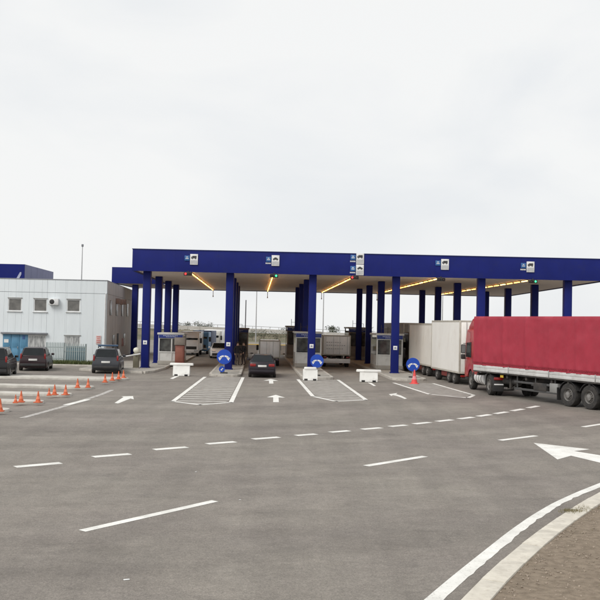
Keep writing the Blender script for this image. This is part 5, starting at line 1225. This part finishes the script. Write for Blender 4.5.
# lamp posts and a blue road sign beyond
def lamp_post(px, Y, ytop, label, arm=1.2, r=0.09):
    c = P(px, ytop, Y); t = thing('lamp_post', label, 'lamp post', (c.x, Y, 0), 0, 'lamp posts beyond the canopy')
    bm = B(); tube(bm, (0, 0, 0), (0, 0, c.z), r, 8, r * 0.6); tube(bm, (0, 0, c.z - 0.05), (arm, 0, c.z + 0.15), r * 0.5, 6); obj('pole', bm, POLE, t)
    bm = B(); box(bm, (arm + 0.25, 0, c.z + 0.15), (0.7, 0.25, 0.12), 0.03); obj('lamp_head', bm, POLE, t)
    bm = B(); box(bm, (0, 0, 0.15), (r * 3.4, r * 3.4, 0.3), 0.02); obj('base', bm, CONC2, t)
lamp_post(257, 130, 283, 'tall thin lamp post seen over the dark saloon')
lamp_post(324, 130, 283, 'tall thin lamp post seen over the white box van', -1.2)
lamp_post(443, 120, 283, 'tall thin lamp post seen above the cream trailer')
t = thing('road_sign', 'small blue road sign on a dark pole right of the second column', 'sign', (P(245.3, 330, 92).x, 92, 0))
zt = P(245, 300, 92).z; bm = B(); tube(bm, (0, 0, 0), (0, 0, zt), 0.055, 8); obj('pole', bm, TRIM, t)
a = P(239, 336.5, 91.9); b = P(248.3, 328.6, 91.9); bm = B(); box(bm, ((a.x + b.x) / 2 - t.location.x, -0.14, (a.z + b.z) / 2), (b.x - a.x, 0.05, b.z - a.z), 0.01); obj('panel', bm, mat('sign_panel_blue', (0.035, 0.14, 0.36), 0.5), t)
bm = B()
for k in range(4): box(bm, ((a.x + b.x) / 2 - t.location.x - 0.3 + k * 0.18, -0.17, (a.z + b.z) / 2 + 0.1), (0.12, 0.01, 0.12))
obj('lettering', bm, mat('sign_text_pale', (0.35, 0.45, 0.6), 0.5), t)
# yellow guard rail and white barriers at the far end of the lanes
for px0, px1, py, lb in ((246.5, 259, 350.5, 'yellow guard rail seen left of the white van'), (279.5, 289, 351.5, 'yellow guard rail seen right of the white van')):
    a = P(px0, py, 100); b = P(px1, py, 100); t = thing('guard_rail', lb, 'guard rail', (a.x, 100, 0), 0, 'yellow guard rails')
    bm = B(); box(bm, ((b.x - a.x) / 2, 0, 0.72), (b.x - a.x, 0.08, 0.34), 0.03); obj('rail', bm, mat('rail_yellow', (0.55, 0.36, 0.05), 0.6), t)
    for x in (0.1, b.x - a.x - 0.1): bm = B(); box(bm, (x, 0.1, 0.4), (0.12, 0.12, 0.8)); obj('post', bm, POLE, t)
for k, (px, Y, lb) in enumerate([(251.5, 92, 'far white barrier block left of the white van'), (284, 92, 'far white barrier block right of the white van')]):
    c = P(px, 360, Y); t = thing('barrier_block', lb, 'barrier', (c.x, Y, 0), 0.1, 'far barrier blocks')
    bm = B(); xprism(bm, [(-0.3, 0.0), (-0.3, 0.2), (-0.14, 0.45), (-0.1, 1.0), (0.1, 1.0), (0.14, 0.45), (0.3, 0.2), (0.3, 0.0)], -0.65, 0.65, 0.02); obj('body', bm, WHITE, t)
    bm = B(); box(bm, (0.0, -0.305, 0.1), (0.3, 0.02, 0.09)); obj('lifting_slot', bm, BLK, t)
# far trees
LEAF = mat('far_foliage', (0.075, 0.085, 0.05), 0.9, vscale=0.8, col2=(0.05, 0.06, 0.035)); BARK = mat('bark', (0.09, 0.07, 0.055), 0.9)
def tree(px, Y, h, wd, label, zb):
    c = P(px, 330, Y); t = thing('tree', label, 'tree', (c.x, Y, zb), random.uniform(0, 6), 'trees beyond the raised road')
    bm = B(); tube(bm, (0, 0, 0), (0.1, 0, h * 0.45), h * 0.03, 7, h * 0.018)
    for k in range(6):
        a = k * 1.05; tube(bm, (0.05, 0, h * (0.28 + 0.05 * k)), (math.cos(a) * wd * 0.35, math.sin(a) * wd * 0.35, h * (0.5 + 0.06 * k)), h * 0.012, 5, h * 0.005)
    obj('trunk', bm, BARK, t)
    bm = B(); cl = [(random.gauss(0, wd * 0.24), random.gauss(0, wd * 0.24), h * random.uniform(0.4, 0.92), wd * random.uniform(0.14, 0.26)) for _ in range(14)]
    for x, y, z, r in cl:
        for _ in range(70):
            d = Vector((random.gauss(0, 1), random.gauss(0, 1), random.gauss(0, 0.8))).normalized() * r * random.random() ** 0.4; p = Vector((x, y, z)) + d; s = h * 0.02
            q = Vector((random.gauss(0, 1), random.gauss(0, 1), random.gauss(0, 1))).normalized(); u = q.orthogonal().normalized() * s; w_ = q.cross(u).normalized() * s
            bm.faces.new([bm.verts.new(p - u - w_), bm.verts.new(p + u - w_), bm.verts.new(p + u + w_), bm.verts.new(p - u + w_)])
    obj('crown', bm, LEAF, t, smooth=None)
for px, Y, h, wd, lb in [(331, 260, 4.2, 4.5, 'small bushy tree showing just above the white box van'), (283, 220, 2.6, 4, 'low tree on the embankment left of the third column'), (205, 230, 3.6, 5, 'low tree behind the vans left of the second column'), (188, 240, 4.0, 5, 'low tree above the white van'), (365, 250, 3.6, 5, 'low tree left of the fourth column group')]:
    tree(px, Y, h, wd, lb, -0.06 - max(0, Y - 190) * 0.012 - 0.02)
for px, Y, h, wd, lb in [(253, 168, 1.6, 4.0, 'leftmost of three low bushes on the embankment over the saloon'), (264, 170, 2.0, 4.5, 'middle of three low bushes on the embankment over the saloon'), (277, 167, 1.7, 4.2, 'rightmost of three low bushes on the embankment over the saloon')]:
    tree(px, Y, h, wd, lb, -0.05)
